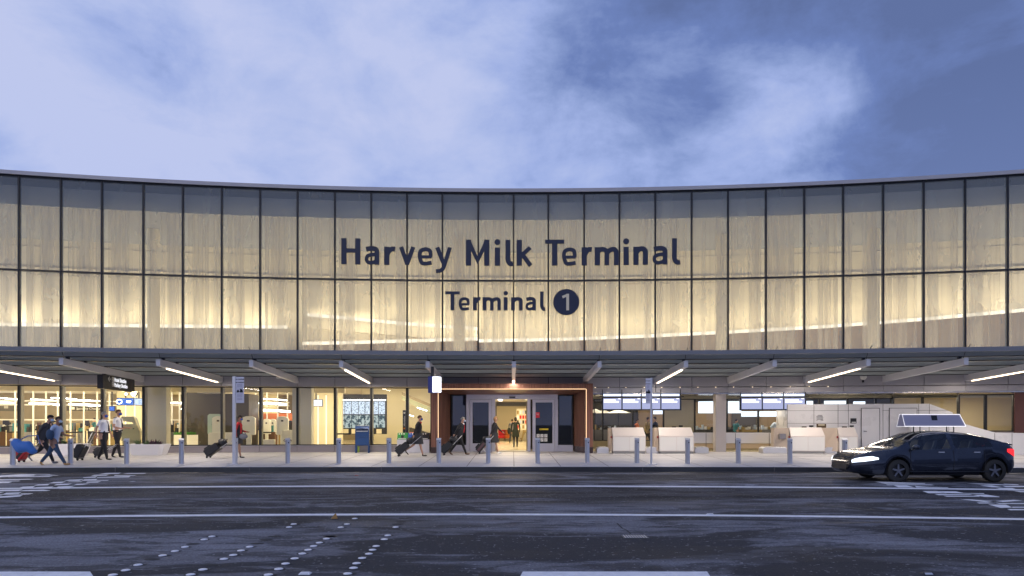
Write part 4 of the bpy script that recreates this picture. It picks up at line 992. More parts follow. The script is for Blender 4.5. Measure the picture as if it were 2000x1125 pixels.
for u, lab in bl:
    Y = 1.4*F/(yb_(u)-HY); s = Y/F; loc = ((u-1000)*s, Y, 0); rz = rad(-(u-1000)*.012)
    if proto is None:
        proto = thing('bollard', lab, 'bollard', loc, rz, 'stainless bollards along the kerb')
        mb = MB(); w = .078
        mb.hexa([(-.005, -.05, 0), (w, -.02, 0), (w, .06, 0), (-.005, .06, 0), (-.005, -.05, .80), (w, -.02, .81), (w, .06, .86), (-.005, .06, .86)], 'steel'); mb.hexa([(-w, -.01, 0), (-.006, -.05, 0), (-.006, .06, 0), (-w, .06, 0), (-w, -.01, .81), (-.006, -.05, .80), (-.006, .06, .86), (-w, .06, .86)], mat('bollard_shaded_face', (.36, .36, .38), .4, .4, .02)); mb.build('shaft', proto, bevel=.008)  # left face in darker metal, its duller reflection put into the colour
        mb = MB(); mb.hexa([(-w-.004, -.056, .803), (w+.004, -.056, .803), (w+.004, .064, .863), (-w-.004, .064, .863), (-w-.004, -.056, .815), (w+.004, -.056, .815), (w+.004, .064, .876), (-w-.004, .064, .876)], 'steel'); mb.build('cap', proto)
        mb = MB(); mb.hexa([(.02, -.046, .70), (.055, -.034, .70), (.055, -.03, .70), (.02, -.042, .70), (.02, -.046, .74), (.055, -.034, .74), (.055, -.03, .74), (.02, -.042, .74)], 'dark'); mb.build('slot', proto)
        mb = MB(); mb.box(-w-.03, w+.03, -.08, .09, .001, .008, 'steel'); mb.build('base_plate', proto)
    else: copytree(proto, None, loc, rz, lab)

# ------------------------------------------------------------------ mailbox, bins, planters
Y = 33.4; s = Y/F
MBX = thing('mailbox', 'dark blue street mailbox with rounded top on four legs', 'mailbox', ((707.5-1000)*s, Y, 0), rad(8))
mblue = mat('mailbox_blue', (.02, .065, .20), .35, .1, .06)
mb = MB(); w = .32; pr = [(-.02, .34), (.62, .34), (.62, 1.0)]+[(.30+.32*math.cos(a), 1.0+.28*math.sin(a)) for a in [math.pi*i/10 for i in range(1, 10)]]+[(-.02, 1.0)]
mb2 = MB(); mb2.grid([[(x, y, z) for (y, z) in pr] for x in (-w, w)], mblue, False, True); mb2.face([(-w, y, z) for y, z in pr], mblue); mb2.face([(w, y, z) for y, z in pr][::-1], mblue); mb2.build('body', MBX, bevel=.015)
mb = MB(); mb.box(-w+.04, w-.04, -.05, -.021, .74, .765, mblue); mb.box(-w+.02, w-.02, -.035, -.021, .36, .72, mblue); mb.build('door_panel', MBX, bevel=.005)
mb = MB(); mb.box(-w+.05, w-.05, -.055, -.02, 1.02, 1.14, mat('chute_dark', (.01, .02, .05), .3)); ch = mb.build('chute', MBX); mb = MB(); mb.box(-w+.06, w-.06, -.09, -.056, 1.0, 1.03, 'steel'); mb.build('handle', ch)
for x in (-w+.03, w-.03):
    for y in (.02, .57): mb = MB(); mb.box(x-.03, x+.03, y-.03, y+.03, 0, .34, mblue); mb.build('leg', MBX)
mb = MB(); mb.box(w+.002, w+.006, .18, .34, .62, .66, 'white'); mb.box(w+.002, w+.006, .18, .22, .66, .76, 'white'); mb.box(w+.002, w+.006, .18, .34, .76, .80, 'white'); mb.box(w+.002, w+.006, .20, .36, .84, .87, 'white'); mb.build('emblem', MBX)
mb = MB(); mb.box(-.0, .16, 0, .02, 0, .28, mat('lime_card', (.55, .75, .12), .6))
st = mb.build('bait_box', None, loc=((688-1000)*s*1.0, 34.2, 0)); st['label'] = 'small lime green card standing against the base wall beside the mailbox'; st['category'] = 'card'
Y = 34.0; s = Y/F
WS = thing('waste_station', 'white three-way waste station with green, blue and black tops beside the portal', 'waste bins', ((808.5-1000)*s, Y, 0), 0)
w = 31.5*s
mb = MB(); mb.box(-w, w, -.25, .35, 0, .62, mat('bin_body', (.60, .60, .66), .4)); mb.build('cabinet', WS, bevel=.01)
gm = (mat('bin_green', (.02, .30, .05), .4), mat('bin_blue', (.03, .10, .45), .4), mat('bin_black', (.015, .015, .02), .4))
for k, m_ in enumerate(gm):
    a_ = -w+2*w*k/3+.005; b_ = -w+2*w*(k+1)/3-.005
    mb = MB(); mb.hexa([(a_, -.26, .623), (b_, -.26, .623), (b_, .34, .623), (a_, .34, .623), (a_, -.10, .93), (b_, -.10, .93), (b_, .34, .93), (a_, .34, .93)], m_); tp = mb.build('bin_top', WS, bevel=.01)
    mb = MB(); mb.cyl(((a_+b_)/2, -.20, .75), .07, -.03, 'black', 12, axis='y'); mb.build('opening', tp)
    mb = MB()
    for j in range(3 if k != 1 else 2): mb.blob((a_+.09+.11*j, -.14, .88), (.035, .02, .04), 'white', 8, 5)
    mb.box(a_+.06, b_-.08, -.262, -.255, .65, .68, 'white'); mb.build('pictogram', tp)
plw = mat('planter_white', (.80, .79, .82), .45, 0, .05, 2)
def leafclump(mb, c, n, h, m_, spread=1.0):
    for i in range(n):
        a = random.random()*6.28; el = random.uniform(.5, 1.3); L = h*random.uniform(.7, 1.1); w = .03
        d = Vector((math.cos(a)*math.cos(el)*spread, math.sin(a)*math.cos(el)*spread, math.sin(el))); side = Vector((-math.sin(a), math.cos(a), 0))*w
        c_ = Vector(c); mid = c_+d*L*.5; tip = c_+d*L+Vector((0, 0, -.01))
        mb.face([c_-side*.5, c_+side*.5, mid+side, mid-side], m_); mb.face([mid-side, mid+side, tip], m_)
lf1 = mat('succulent_green', (.10, .16, .07), .5, 0, .4, 20); lf2 = mat('purple_leaf', (.10, .04, .08), .5, 0, .3, 20)
def planter(u0, u1, yf, ytop, label, slant):
    Y = 1.4*F/(yf-HY); s = Y/F; T_ = thing('planter', label, 'planter', (((u0+u1)/2-1000)*s, Y, 0), 0, 'white concrete planters by the shop windows')
    w = (u1-u0)*s/2; h = (yf-ytop)*s
    def ring(z, k, inset=0): return [(x*(1), y, z) for x, y in [(-w*k+inset, -.3*k+.3), (-w*k*.8, -.42*k+.3), (w*k*.8-slant*(1-k)*0, -.42*k+.3), (w*k-inset, -.3*k+.3), (w*k-inset, .3*k+.3), (w*k*.8, .42*k+.3), (-w*k*.8, .42*k+.3), (-w*k+inset, .3*k+.3)]]
    mb = MB(); mb.grid([ring(0, .80), ring(h, 1.0), ring(h, .93), ring(h-.08, .92)], plw, False, True); mb.face(ring(0, .8)[::-1], plw); mb.build('tub', T_, bevel=.01)
    mb = MB(); mb.face(ring(h-.07, .925), mat('soil', (.04, .03, .02), .9)); mb.build('soil', T_)
    mb = MB()
    for k in range(7): leafclump(mb, (random.uniform(-w*.6, w*.6), random.uniform(.1, .5), h-.08), 26, random.uniform(.22, .36), lf1 if k % 3 else lf2)
    mb.build('succulents', T_)
planter(246, 322, 889, 867.5, 'low white planter with spiky succulents right of the two pilots', .1)
planter(88, 163, 890, 867, 'low white planter behind the two hurrying men at far left', .1)

# ------------------------------------------------------------------ road studs and litter
def studs(rows_, sc, ox, oy):
    out = []
    for nm, pts in rows_:
        for k, (x, y) in enumerate(pts): out.append((nm, k, G(ox+x/sc, oy+y/sc)))
    return out
ordn = ['nearest', 'second', 'third', 'fourth', 'fifth', 'sixth', 'seventh', 'eighth', 'ninth', 'tenth', 'eleventh', 'twelfth', 'thirteenth', 'fourteenth', 'fifteenth']
rowsA = [('leftmost', [(630,696),(697,670),(774,640),(912,587),(975,563),(1034,540),(1137,498),(1183,481)]),
         ('second from left', [(1066,694),(1134,666),(1246,607),(1302,585),(1346,560),(1395,539),(1611,429),(1641,412)]),
         ('third from left', [(1503,695),(1552,663),(1595,633),(1640,604),(1685,577),(1718,556),(1748,535),(1783,516),(1818,494),(1905,430),(1933,412),(1977,381)])]
rowsB = [('rightmost', [(225,689),(257,657),(279,631),(304,602),(341,578),(365,556),(388,535),(427,497),(452,475),(496,429)])]
stud = None; wst = mat('ceramic_white', (.80, .80, .84), .3, 0, .12, 30)
allst = studs(rowsA, 2.857, 0, 880)+studs(rowsB, 2.857, 600, 880)
scar = MB()
for nm, k, p in allst:
    lab = f'{ordn[k]} white round road stud in the {nm} slanting row'
    if stud is None:
        mb = MB(); mb.blob((0, 0, 0), (.048, .048, .013), wst, 16, 8); stud = mb.build('road_stud', None, loc=(p.x, p.y, -.147), label=lab, cat='road stud', group='slanting rows of white road studs')
    else:
        o = stud.copy(); COL.objects.link(o); o.location = (p.x+random.uniform(-.01, .01), p.y, -.147); o['label'] = lab; o.rotation_euler.z = random.random()*6
    a = random.random(); scar.face([(p.x+.02*a+.075*math.cos(t)*(1+.12*math.sin(3*t+a*9)), p.y+.055*math.sin(t), -.1465) for t in [6.283*i/14 for i in range(14)]], M['rubber'])
for x, y, ox in ((850,608,0),(1180,640,0),(1435,520,0),(1485,498,0),(1530,480,0),(1678,396,0),(1700,383,0),(1078,522,0),(1302,430,0),(1345,412,0),(1385,395,0),(1850,480,0),(520,398,600),(540,380,600),(505,412,600),(410,513,600),(125,480,600)):
    p = G(ox+x/2.857, 880+y/2.857); scar.face([(p.x+.09*math.cos(t), p.y+.06*math.sin(t), -.1462) for t in [6.283*i/12 for i in range(12)]], M['rubber'])
scar.build('stud_adhesive_marks', kind='structure')
for k, (u, y, lab) in enumerate(((907, 1005, 'small clear lane reflector on the near white line left of centre'), (1387, 1005.5, 'small clear lane reflector on the near white line right of centre'), (596, 1121, 'flat square reflector at the bottom edge between two stud rows'), (1810, 1121, 'dark square reflector at the bottom right edge of the road'))):
    p = G(u, y); T_ = thing('lane_reflector', lab, 'reflector', (p.x, p.y, -.148), 0, 'square lane reflectors')
    mb = MB(); mb.hexa([(-.06, -.05, 0), (.06, -.05, 0), (.06, .05, 0), (-.06, .05, 0), (-.045, -.02, .018), (.045, -.02, .018), (.045, .02, .018), (-.045, .02, .018)], wst if k != 3 else M['black']); mb.build('housing', T_)
    mb = MB(); mb.hexa([(-.04, -.051, .002), (.04, -.051, .002), (.04, -.046, .002), (-.04, -.046, .002), (-.036, -.028, .016), (.036, -.028, .016), (.036, -.024, .016), (-.036, -.024, .016)], 'steel'); mb.build('lens', T_)
p = G(1240, 1049); DR = thing('drain_grate', 'square iron access cover set in cracked asphalt right of centre', 'drain cover', (p.x, p.y, -.1475))
mb = MB(); mb.box(-.17, .17, -.14, .14, 0, .006, mat('iron_cover', (.11, .115, .12), .5, .5)); mb.build('plate', DR); mb = MB()
for i in range(9): x = -.14+i*.035; mb.box(x-.007, x+.007, -.12, .12, .0065, .010, 'steel')
mb.build('ribs', DR)
mb = MB()
for pts in ([(1205, 1022), (1215, 1032), (1224, 1036), (1232, 1043)], [(1250, 1055), (1258, 1062), (1262, 1070), (1268, 1080)]):
    q = [G(*a_) for a_ in pts]
    for i in range(len(q)-1): mb.face([(q[i].x-.012, q[i].y, -.1463), (q[i].x+.012, q[i].y, -.1463), (q[i+1].x+.012, q[i+1].y, -.1463), (q[i+1].x-.012, q[i+1].y, -.1463)], 'rubber')
mb.build('road_crack', kind='structure')
p = G(652, 1013); LT = thing('crushed_carton', 'crushed amber carton lying by the near white line', 'litter', (p.x, p.y, -.148), rad(20))
mb = MB(); mb.face([(-.05, -.03, 0), (.06, -.03, 0), (.03, 0, .09)], mat('amber_carton', (.40, .22, .06), .5)); mb.face([(-.05, .03, 0), (.06, .03, 0), (.03, 0, .09)], 'white'); mb.face([(-.05, -.03, 0), (-.05, .03, 0), (.03, 0, .09)], 'black'); mb.face([(.06, -.03, 0), (.06, .03, 0), (.03, 0, .09)], 'black'); mb.build('carton', LT)
for k, (u, y, m_, lab) in enumerate(((697, 929, (.4, .03, .03), 'red scrap of paper lying beside the kerb'), (1468, 948, (.5, .52, .6), 'pale flattened scrap on the road before the belt'), (259, 941, (.6, .6, .62), 'white scrap beside the left painted lettering'))):
    p = G(u, y); mb = MB(); mb.blob((0, 0, .004), (.16 if k == 1 else .07, .05, .008), mat('scrap', m_, .6), 9, 4, lambda a, b: b*(1+.3*math.sin(a.x*7+k))); mb.build('litter', None, loc=(p.x, p.y, -.148), label=lab, cat='litter')
# ------------------------------------------------------------------ people
skin1 = mat('skin_light', (.52, .30, .21), .5, 0, .05); skin2 = mat('skin_tan', (.36, .19, .12), .5, 0, .05)
def cloth(name, c): return mat(name, c, .8, 0, .15, 12, .3, 60)
K = {n: cloth(n+'_cloth', c) for n, c in dict(white=(.86, .86, .90), black=(.018, .018, .022), dgrey=(.045, .045, .05), lblue=(.50, .60, .76), jeans=(.035, .07, .13), red=(.55, .02, .03), tan=(.46, .27, .10), khaki=(.38, .28, .12), yellow=(.75, .50, .02), grey=(.20, .20, .22), teal=(.05, .22, .25), green=(.012, .018, .013), brown=(.12, .06, .03), mask=(.55, .68, .78), bluemask=(.05, .12, .50), hairb=(.03, .018, .012), hairg=(.25, .24, .22), blond=(.36, .20, .09), orange=(.6, .15, .03)).items()}
leath = mat('black_shoe_leather', (.012, .012, .013), .35)
def skinmesh(nodes, edges, name='body', sub=1):
    """nodes: [(pos, rx, ry)] edges -> skinned, subdivided mesh data"""
    me = bpy.data.meshes.new(name); me.from_pydata([tuple(p[0]) for p in nodes], edges, [])
    o = bpy.data.objects.new(name, me); COL.objects.link(o)
    sk = o.modifiers.new('skin', 'SKIN'); sk.use_smooth_shade = True; sk.branch_smoothing = .35
    if not me.skin_vertices: me.attributes
    for i, v in enumerate(me.skin_vertices[0].data): v.radius = (nodes[i][1], nodes[i][2]); v.use_root = (i == 0)
    sb = o.modifiers.new('sub', 'SUBSURF'); sb.levels = sub; sb.render_levels = sub
    bpy.context.view_layer.update()
    out = bpy.data.meshes.new_from_object(o.evaluated_get(bpy.context.evaluated_depsgraph_get()))
    bpy.data.objects.remove(o); bpy.data.meshes.remove(me); out.name = name
    out.polygons.foreach_set('use_smooth', [True]*len(out.polygons)); return out
def sag(a, l):      # direction in the walking plane: angle from straight down, positive forwards
    return Vector((math.sin(a)*l, 0, -math.cos(a)*l))
def person(label, loc, face=0, h=1.75, sk=skin1, top='white', legs='black', shoe=None, hair='hairb', lean=4, rl=(22, 8), ll=(-18, 22), ra=(-15, 15), la=(20, 35), splay=.0,
           sleeves='short', bare=False, mask=None, skirt=None, cap=None, longhair=False, wide=1.22, tie=None, epau=False, jacket=None, cat='person', group=None, bag=None, detail=True, headdown=0, lapel=None):
    """rl/ll = (thigh angle, knee bend), ra/la = (upper arm angle, elbow bend) in degrees; local +X is forwards"""
    k = h/1.75; T_ = thing('person', label, cat, loc, rad(face), group)
    ln = rad(lean); up = Vector((math.sin(ln), 0, math.cos(ln)))
    hipz = 0; legsp = []
    for s_, (a, b) in ((-1, rl), (1, ll)):
        hp = Vector((0, s_*.095, -.05)); kn = hp+sag(rad(a), .43); an = kn+sag(rad(a-b), .41); legsp.append((hp, kn, an, a-b))
    low = min(l[2].z-.075-(.0 if abs(l[3]) < 25 else .0) for l in legsp)
    O = Vector((0, 0, -low))
    n = []; e = []; bone = []
    def add(p, r1, r2, par, tag): n.append(((p+O)*k, r1*k, r2*k)); bone.append(tag); i = len(n)-1; (e.append((par, i)) if par is not None else 0); return i
    w = wide
    pel = add(Vector((0, 0, 0)), .125*w, .16*w, None, 'pelvis')
    wa = add(up*.17, .115*w, .145*w, pel, 'torso'); cst = add(up*.36, .125*w, .175*w, wa, 'torso'); nb = add(up*.50, .085, .12*w, cst, 'torso')
    nk = add(up*.575+Vector((.01, 0, 0)), .055, .058, nb, 'neck')
    fw = Vector((math.cos(rad(headdown)), 0, -math.sin(rad(headdown))))
    hd0 = add(up*.645+fw*.02, .078, .066, nk, 'head'); hd = add(up*.72+fw*.025, .098, .078, hd0, 'head'); hd2 = add(up*.80+fw*.015, .072, .06, hd, 'head')
    hands = []
    for s_, (a, b) in ((-1, ra), (1, la)):
        sh = up*.475+Vector((0, s_*.17*w, 0)); si = add(sh, .062, .062, nb, 'torso' if sleeves != 'none' else 'skin')
        el = sh+sag(rad(a), .28)+Vector((0, s_*.05, 0)); mid = sh+(el-sh)*.62
        ar = .055 if sleeves == 'long' else .047
        mi_ = add(mid, ar*.98, ar*.98, si, 'sleeve'); ei = add(el, ar*.82, ar*.82, mi_, 'farm')
        wr = el+sag(rad(a+b), .25)+Vector((0, -s_*.02, 0)); wi = add(wr, .032 if sleeves != 'long' else .04, .03, ei, 'farm')
        d = sag(rad(a+b+8), 1); pm = wr+d*.06; pi_ = add(pm, .024, .036, wi, 'hand')
        if detail:
            for q in range(4):
                y = (-.028+.0187*q); f1 = pm+d*.05+Vector((0, y, 0)); f1i = add(f1, .0095, .0095, pi_, 'hand')
                f2 = f1+sag(rad(a+b+45), .032+.006*(q in (1, 2))); add(f2, .008, .008, f1i, 'hand')
            th_ = wr+d*.035+Vector((.035*math.cos(rad(a+b)), -s_*.012, .03*math.sin(rad(a+b)))); ti = add(th_, .0105, .0105, wi, 'hand'); add(th_+d*.032+Vector((.006, 0, 0)), .0085, .0085, ti, 'hand')
        hands.append((wr+d*.09+O)*k)
    for (hp, kn, an, sa), s_ in zip(legsp, (-1, 1)):
        lr = 1.22 if not bare else .98
        h1 = add(hp+(kn-hp)*.18, .095*lr*w, .098*lr*w, pel, 'thigh'); h2 = add(hp+(kn-hp)*.6, .078*lr, .08*lr, h1, 'thigh'); ki = add(kn, .058*lr, .058*lr, h2, 'knee')
        cf = add(kn+(an-kn)*.35-Vector((.008, 0, 0)), .056*lr, .054*lr, ki, 'shin'); ai = add(an, .036 if bare else .052, .036 if bare else .052, cf, 'shin')
        pitch = rad(max(-50, min(10, sa*.9 if sa < -12 else sa*.3))); ft = Vector((math.cos(pitch), 0, math.sin(pitch)))
        hl = an+Vector((-.02, 0, -.045)); hi = add(hl, .036, .04, ai, 'foot'); bl_ = hl+ft*.13+Vector((0, s_*.01, -.008)); bi_ = add(bl_, .03, .045, hi, 'foot'); add(bl_+ft*.075, .02, .034, bi_, 'foot')
    me = skinmesh(n, e, 'body', 1 if h else 1)
    sh_ = K[top] if isinstance(top, str) else top; lg = K[legs] if isinstance(legs, str) else legs; so = shoe or leath
    if isinstance(so, str): so = K[so]
    mats = [sk, sh_, lg, so]; [me.materials.append(m) for m in mats]
    sl = {'long': 1, 'short': 1, 'none': 0}[sleeves]
    tagm = {'pelvis': 2, 'torso': 1, 'neck': 0, 'head': 0, 'sleeve': sl, 'farm': 1 if sleeves == 'long' else 0, 'hand': 0, 'thigh': 2, 'knee': 0 if bare else 2, 'shin': 0 if bare else 2, 'foot': 3, 'skin': 0}
    segs = [(Vector(n[a][0]), Vector(n[b][0]), bone[b] if bone[b] not in ('foot',) or bone[a] == 'foot' else 'foot') for a, b in e]
    waist = (up*.03+O)*k
    for p in me.polygons:
        c = p.center; best = None
        for a, b, tg in segs:
            ab = b-a; t = max(0, min(1, (c-a).dot(ab)/max(1e-9, ab.length_squared))); dd = (c-(a+ab*t)).length_squared
            if best is None or dd < best[0]: best = (dd, tg)
        tg = best[1]; mi = tagm[tg]
        if tg in ('torso', 'pelvis') : mi = 1 if (c-waist).dot(up) > 0 else 2
        p.material_index = mi
    bo = bpy.data.objects.new('body', me); COL.objects.link(bo); bo.parent = T_
    H = (up*.72+fw*.025+O)*k; q = k
    hm = K[hair]
    # hair as a cap over skull, back and sides
    mb = MB()
    def hf(p, v):
        if p.x > .25 and p.z < .45: v = v*.72
        if p.z < -.3 and not longhair: v = v*.80
        if longhair and p.z < 0 and p.x < .2: v.z *= 1.9; v.x *= 1.05
        return v
    mb.blob(tuple(H+Vector((-.014, 0, .026))*q), (.107*q, .088*q, .105*q), hm, 12, 9, hf)
    if cap: pass
    mb.build('hair', T_)
    if cap:
        mb = MB(); mb.blob(tuple(H+Vector((-.005, 0, .055))*q), (.113*q, .095*q, .082*q), K[cap], 12, 6, lambda p, v: Vector((v.x, v.y, max(v.z, -.01)))); mb.hexa([tuple(H+Vector(a_)*q) for a_ in ((.05, -.07, .045), (.19, -.045, .035), (.19, .045, .035), (.05, .07, .045), (.05, -.07, .06), (.185, -.045, .045), (.185, .045, .045), (.05, .07, .06))], K[cap]); mb.build('cap', T_)
    if detail:
        mb = MB(); mb.blob(tuple(H+Vector((.098, 0, -.02))*q), (.026*q, .014*q, .024*q), sk, 7, 5); mb.build('nose', T_)
        for s_ in (-1, 1):
            mb = MB(); mb.blob(tuple(H+Vector((.082, s_*.032, .012))*q), (.012*q, .013*q, .008*q), K['black'], 7, 5); mb.build('eye', T_)
            mb = MB(); mb.blob(tuple(H+Vector((-.005, s_*.082, -.01))*q), (.022*q, .012*q, .032*q), sk, 7, 5); mb.build('ear', T_)
        if not mask: mb = MB(); mb.blob(tuple(H+Vector((.088, 0, -.055))*q), (.012*q, .024*q, .006*q), K['brown'], 7, 5); mb.build('mouth', T_)
    if mask: mb = MB(); mb.blob(tuple(H+Vector((.055, 0, -.050))*q), (.066*q, .068*q, .050*q), K[mask], 10, 7); mb.build('face_mask', T_)
    if skirt:
        name_, len_, flare = skirt; mb = MB(); rows = []
        for i in range(6):
            t = i/5; z = .06-t*len_; c_ = (Vector((0, 0, 0))+up*.0)+Vector(((legsp[0][1].x+legsp[1][1].x)/2*t*.4, 0, 0))
            ax = .15+(.05+abs(legsp[0][1].x-legsp[1][1].x)*.42)*t*flare; ay = .165+.03*t*flare
            rows.append([tuple((c_+Vector((ax*math.cos(a)*w, ay*math.sin(a)*w, z))+O)*k) for a in [6.283*j/16 for j in range(16)]])
        mb.grid(rows, K[name_], True, True); mb.build('skirt' if len_ > .35 else 'jacket_hem', T_)
    if jacket:
        mb = MB(); rows = []
        for i in range(7):
            t = i/6; c_ = up*(.50-.56*t); ax = (.10+.05*math.sin(min(1, t*1.4)*math.pi/2)+.03*t)*w; ay = (.13+.07*math.sin(min(1, t*1.6)*math.pi/2))*w
            rows.append([tuple((c_-Vector((.015, 0, 0))+Vector((ax*math.cos(a), ay*math.sin(a), 0))+O)*k) for a in [.75+(6.283-1.5)*j/15 for j in range(16)]])
        mb.grid(rows, K[jacket], True); mb.build('jacket', T_)
    if lapel:
        mb = MB(); mb.blob(tuple((up*.52+Vector((.075, 0, 0))+O)*k), (.045, .07, .05), K[lapel], 9, 6); mb.build('scarf', T_)
    if tie: mb = MB(); a_ = (up*.52+Vector((.105, 0, -.02))+O)*k; b_ = (up*.12+Vector((.135*w, 0, 0))+O)*k; mb.tube([a_, (a_+b_)/2+Vector((.035, 0, 0)), b_], .018, K[tie], 6, .03); mb.build('tie', T_)
    if epau:
        for s_ in (-1, 1): p_ = (up*.535+Vector((0, s_*.15*w, 0))+O)*k; mb = MB(); mb.box(p_.x-.05, p_.x+.05, p_.y-.035, p_.y+.035, p_.z-.004, p_.z+.012, K['black']); mb.build('epaulette', T_)
        mb = MB(); p_ = (up*.06+O)*k; mb.grid([[(p_.x+.150*w*math.cos(a), p_.y+.182*w*math.sin(a), p_.z+z) for a in [6.283*i/16 for i in range(16)]] for z in (-.02, .02)], leath, True, True); mb.build('belt', T_)
    T_['_hr'] = tuple(hands[0]); del T_['_hr']
    return T_, hands
bagm = mat('suitcase_black_nylon', (.016, .016, .019), .55, 0, .3, 20, .4, 80); bagt = mat('bag_grey_trim', (.14, .14, .16), .4)
def suitcase(label, loc, tilt=38, face=0, h=.56, m_=None, topbag=False, handle=.55, w=.36, d=.24, acc=None, cat='suitcase'):
    """wheels at the origin, leaning forwards (+X) by tilt degrees"""
    m_ = m_ or bagm; T_ = thing('suitcase', label, cat, loc, rad(face)); a = rad(tilt); R = Matrix.Rotation(a, 4, 'Y')
    def X(p): return tuple(R @ Vector(p)+Vector((0, 0, .045)))
    def hx(mb, x0, x1, y0, y1, z0, z1, mm): mb.hexa([X(p) for p in ((x0,y0,z0),(x1,y0,z0),(x1,y1,z0),(x0,y1,z0),(x0,y0,z1),(x1,y0,z1),(x1,y1,z1),(x0,y1,z1))], mm)
    mb = MB(); hx(mb, -d, 0, -w/2, w/2, .0, h, m_); mb.build('shell', T_, bevel=.035)
    mb = MB(); hx(mb, -d-.06, -d+.01, -w/2+.04, w/2-.04, .06, h*.58, m_); mb.build('pocket', T_, bevel=.02)
    mb = MB(); hx(mb, -d-.012, -d+.012, -w/2+.06, w/2-.06, h*.66, h*.69, bagt); hx(mb, -.01, .006, -w/2+.02, w/2-.02, .05, .08, bagt); mb.build('zip', T_)
    for s_ in (-1, 1): mb = MB(); c_ = R @ Vector((-.02, s_*(w/2-.05)-.015, 0)); mb.cyl((c_.x, c_.y, .045), .042, .03, 'rubber', 12, axis='y'); mb.build('wheel', T_)
    mb = MB(); mb.tube([X((-.02, -.1, h)), X((-.02, -.1, h+handle)), X((-.02, .1, h+handle)), X((-.02, .1, h))], .011, 'steel', 6); mb.tube([X((-.02, -.1, h+handle)), X((-.02, .1, h+handle))], .018, 'black', 6); mb.build('handle', T_)
    if topbag:
        mb = MB(); mb.blob(X((-.16, 0, h+.17)), (.19, .16, .15), m_, 12, 8, lambda p, v: v*(1+.10*math.sin(p.x*5+2)*math.cos(p.z*4))); tb = mb.build('top_bag', T_)
        mb = MB(); mb.tube([X((-.16, -.1, h+.30)), X((-.18, -.05, h+.40)), X((-.18, .05, h+.40)), X((-.16, .1, h+.30))], .012, bagt, 6); mb.build('strap', tb)
        mb = MB(); hx(mb, -.33, -.30, -.08, .08, h+.1, h+.2, bagt); mb.build('patch', tb)
    if acc: mb = MB(); hx(mb, -d*.7, -d*.3, -w/2-.004, w/2+.004, .02, h-.03, acc); mb.build('stripe', T_, bevel=.006)
    return T_
def gp(u, yf): Y = 1.4*F/(yf-HY); return Vector(((u-1000)*Y/F, Y, 0))
# pilots
person('pilot in white shirt with blue mask nearer the kerb, pulling a black case', gp(202, 898), 0, 1.80, skin1, 'white', 'black', None, 'hairg', 2, (15, 4), (-10, 12), (-24, 22), (4, 20), mask='bluemask', tie='dgrey', epau=True, wide=1.42)
person('taller pilot in white shirt and dark tie, right hand raised to his waist', gp(229, 893.5), 0, 1.90, skin1, 'white', 'black', None, 'brown', 3, (12, 2), (-10, 12), (0, 75), (0, 80), mask='bluemask', tie='dgrey', epau=True, wide=1.3)
suitcase('boxy black rolling case pulled by the nearer pilot', gp(157, 899.5), 28, 0, .50, handle=.62, w=.40, d=.30, topbag=False)
suitcase('black rolling case half hidden between the legs of the two pilots', gp(190, 894), 60, 0, .46, handle=.5, w=.36)
# far left pair
person('hurrying man in dark grey jacket and black cap with white mask, leaning forwards', gp(86, 904.5), 0, 1.74, skin1, 'dgrey', 'black', 'grey', 'hairb', 17, (32, 10), (-30, 34), (-30, 30), (5, 55), sleeves='long', mask='mask', cap='black', jacket='dgrey', wide=1.35)
person('man in pale blue shirt, jeans and tan boots striding with shoulder bag and white mask', gp(105, 908.5), 0, 1.70, skin2, 'lblue', 'jeans', 'tan', 'hairb', 12, (33, 2), (-30, 12), (-18, 20), (18, 62), sleeves='short', mask='mask')
p_ = gp(105, 908.5); mb = MB(); mb.blob((0, 0, 0), (.13, .09, .19), K['jeans'], 12, 8); SB = thing('shoulder_bag', 'navy shoulder bag slung over the man in the pale blue shirt', 'bag', p_+Vector((.02, -.22, 1.02)), 0); mb.build('bag_body', SB); mb = MB(); mb.tube([(-.1, 0, .1), (-.02, .03, .40), (.12, .2, .44), (.16, .3, .2)], .022, K['black'], 6); mb.build('strap', SB)
mb = MB(); mb.blob((0, 0, 0), (.47, .16, .20), mat('blue_duffel_fabric', (.05, .18, .52), .55, 0, .25, 14, .5, 40), 16, 10, lambda p, v: Vector((v.x, v.y, v.z*(1-.22*p.x)+.05*math.sin(p.x*6))))
DB = thing('duffel_bag', 'bright blue soft duffel bag carried behind the man in the dark jacket', 'bag', gp(57, 907)+Vector((0, -.25, .60)), 0); db = mb.build('bag_body', DB); db.rotation_euler.y = rad(17)
mb = MB(); mb.tube([(-.2, 0, .2), (.1, .02, .36), (.42, .05, .38), (.5, .05, .1)], .02, mat('duffel_strap', (.03, .09, .3), .6), 6); mb.build('strap', DB)
suitcase('red and black rolling case trailing below the blue duffel bag', gp(43, 903), 40, 0, .42, mat('red_suitcase', (.45, .015, .02), .5), handle=.5, w=.36, d=.26, acc=bagm)
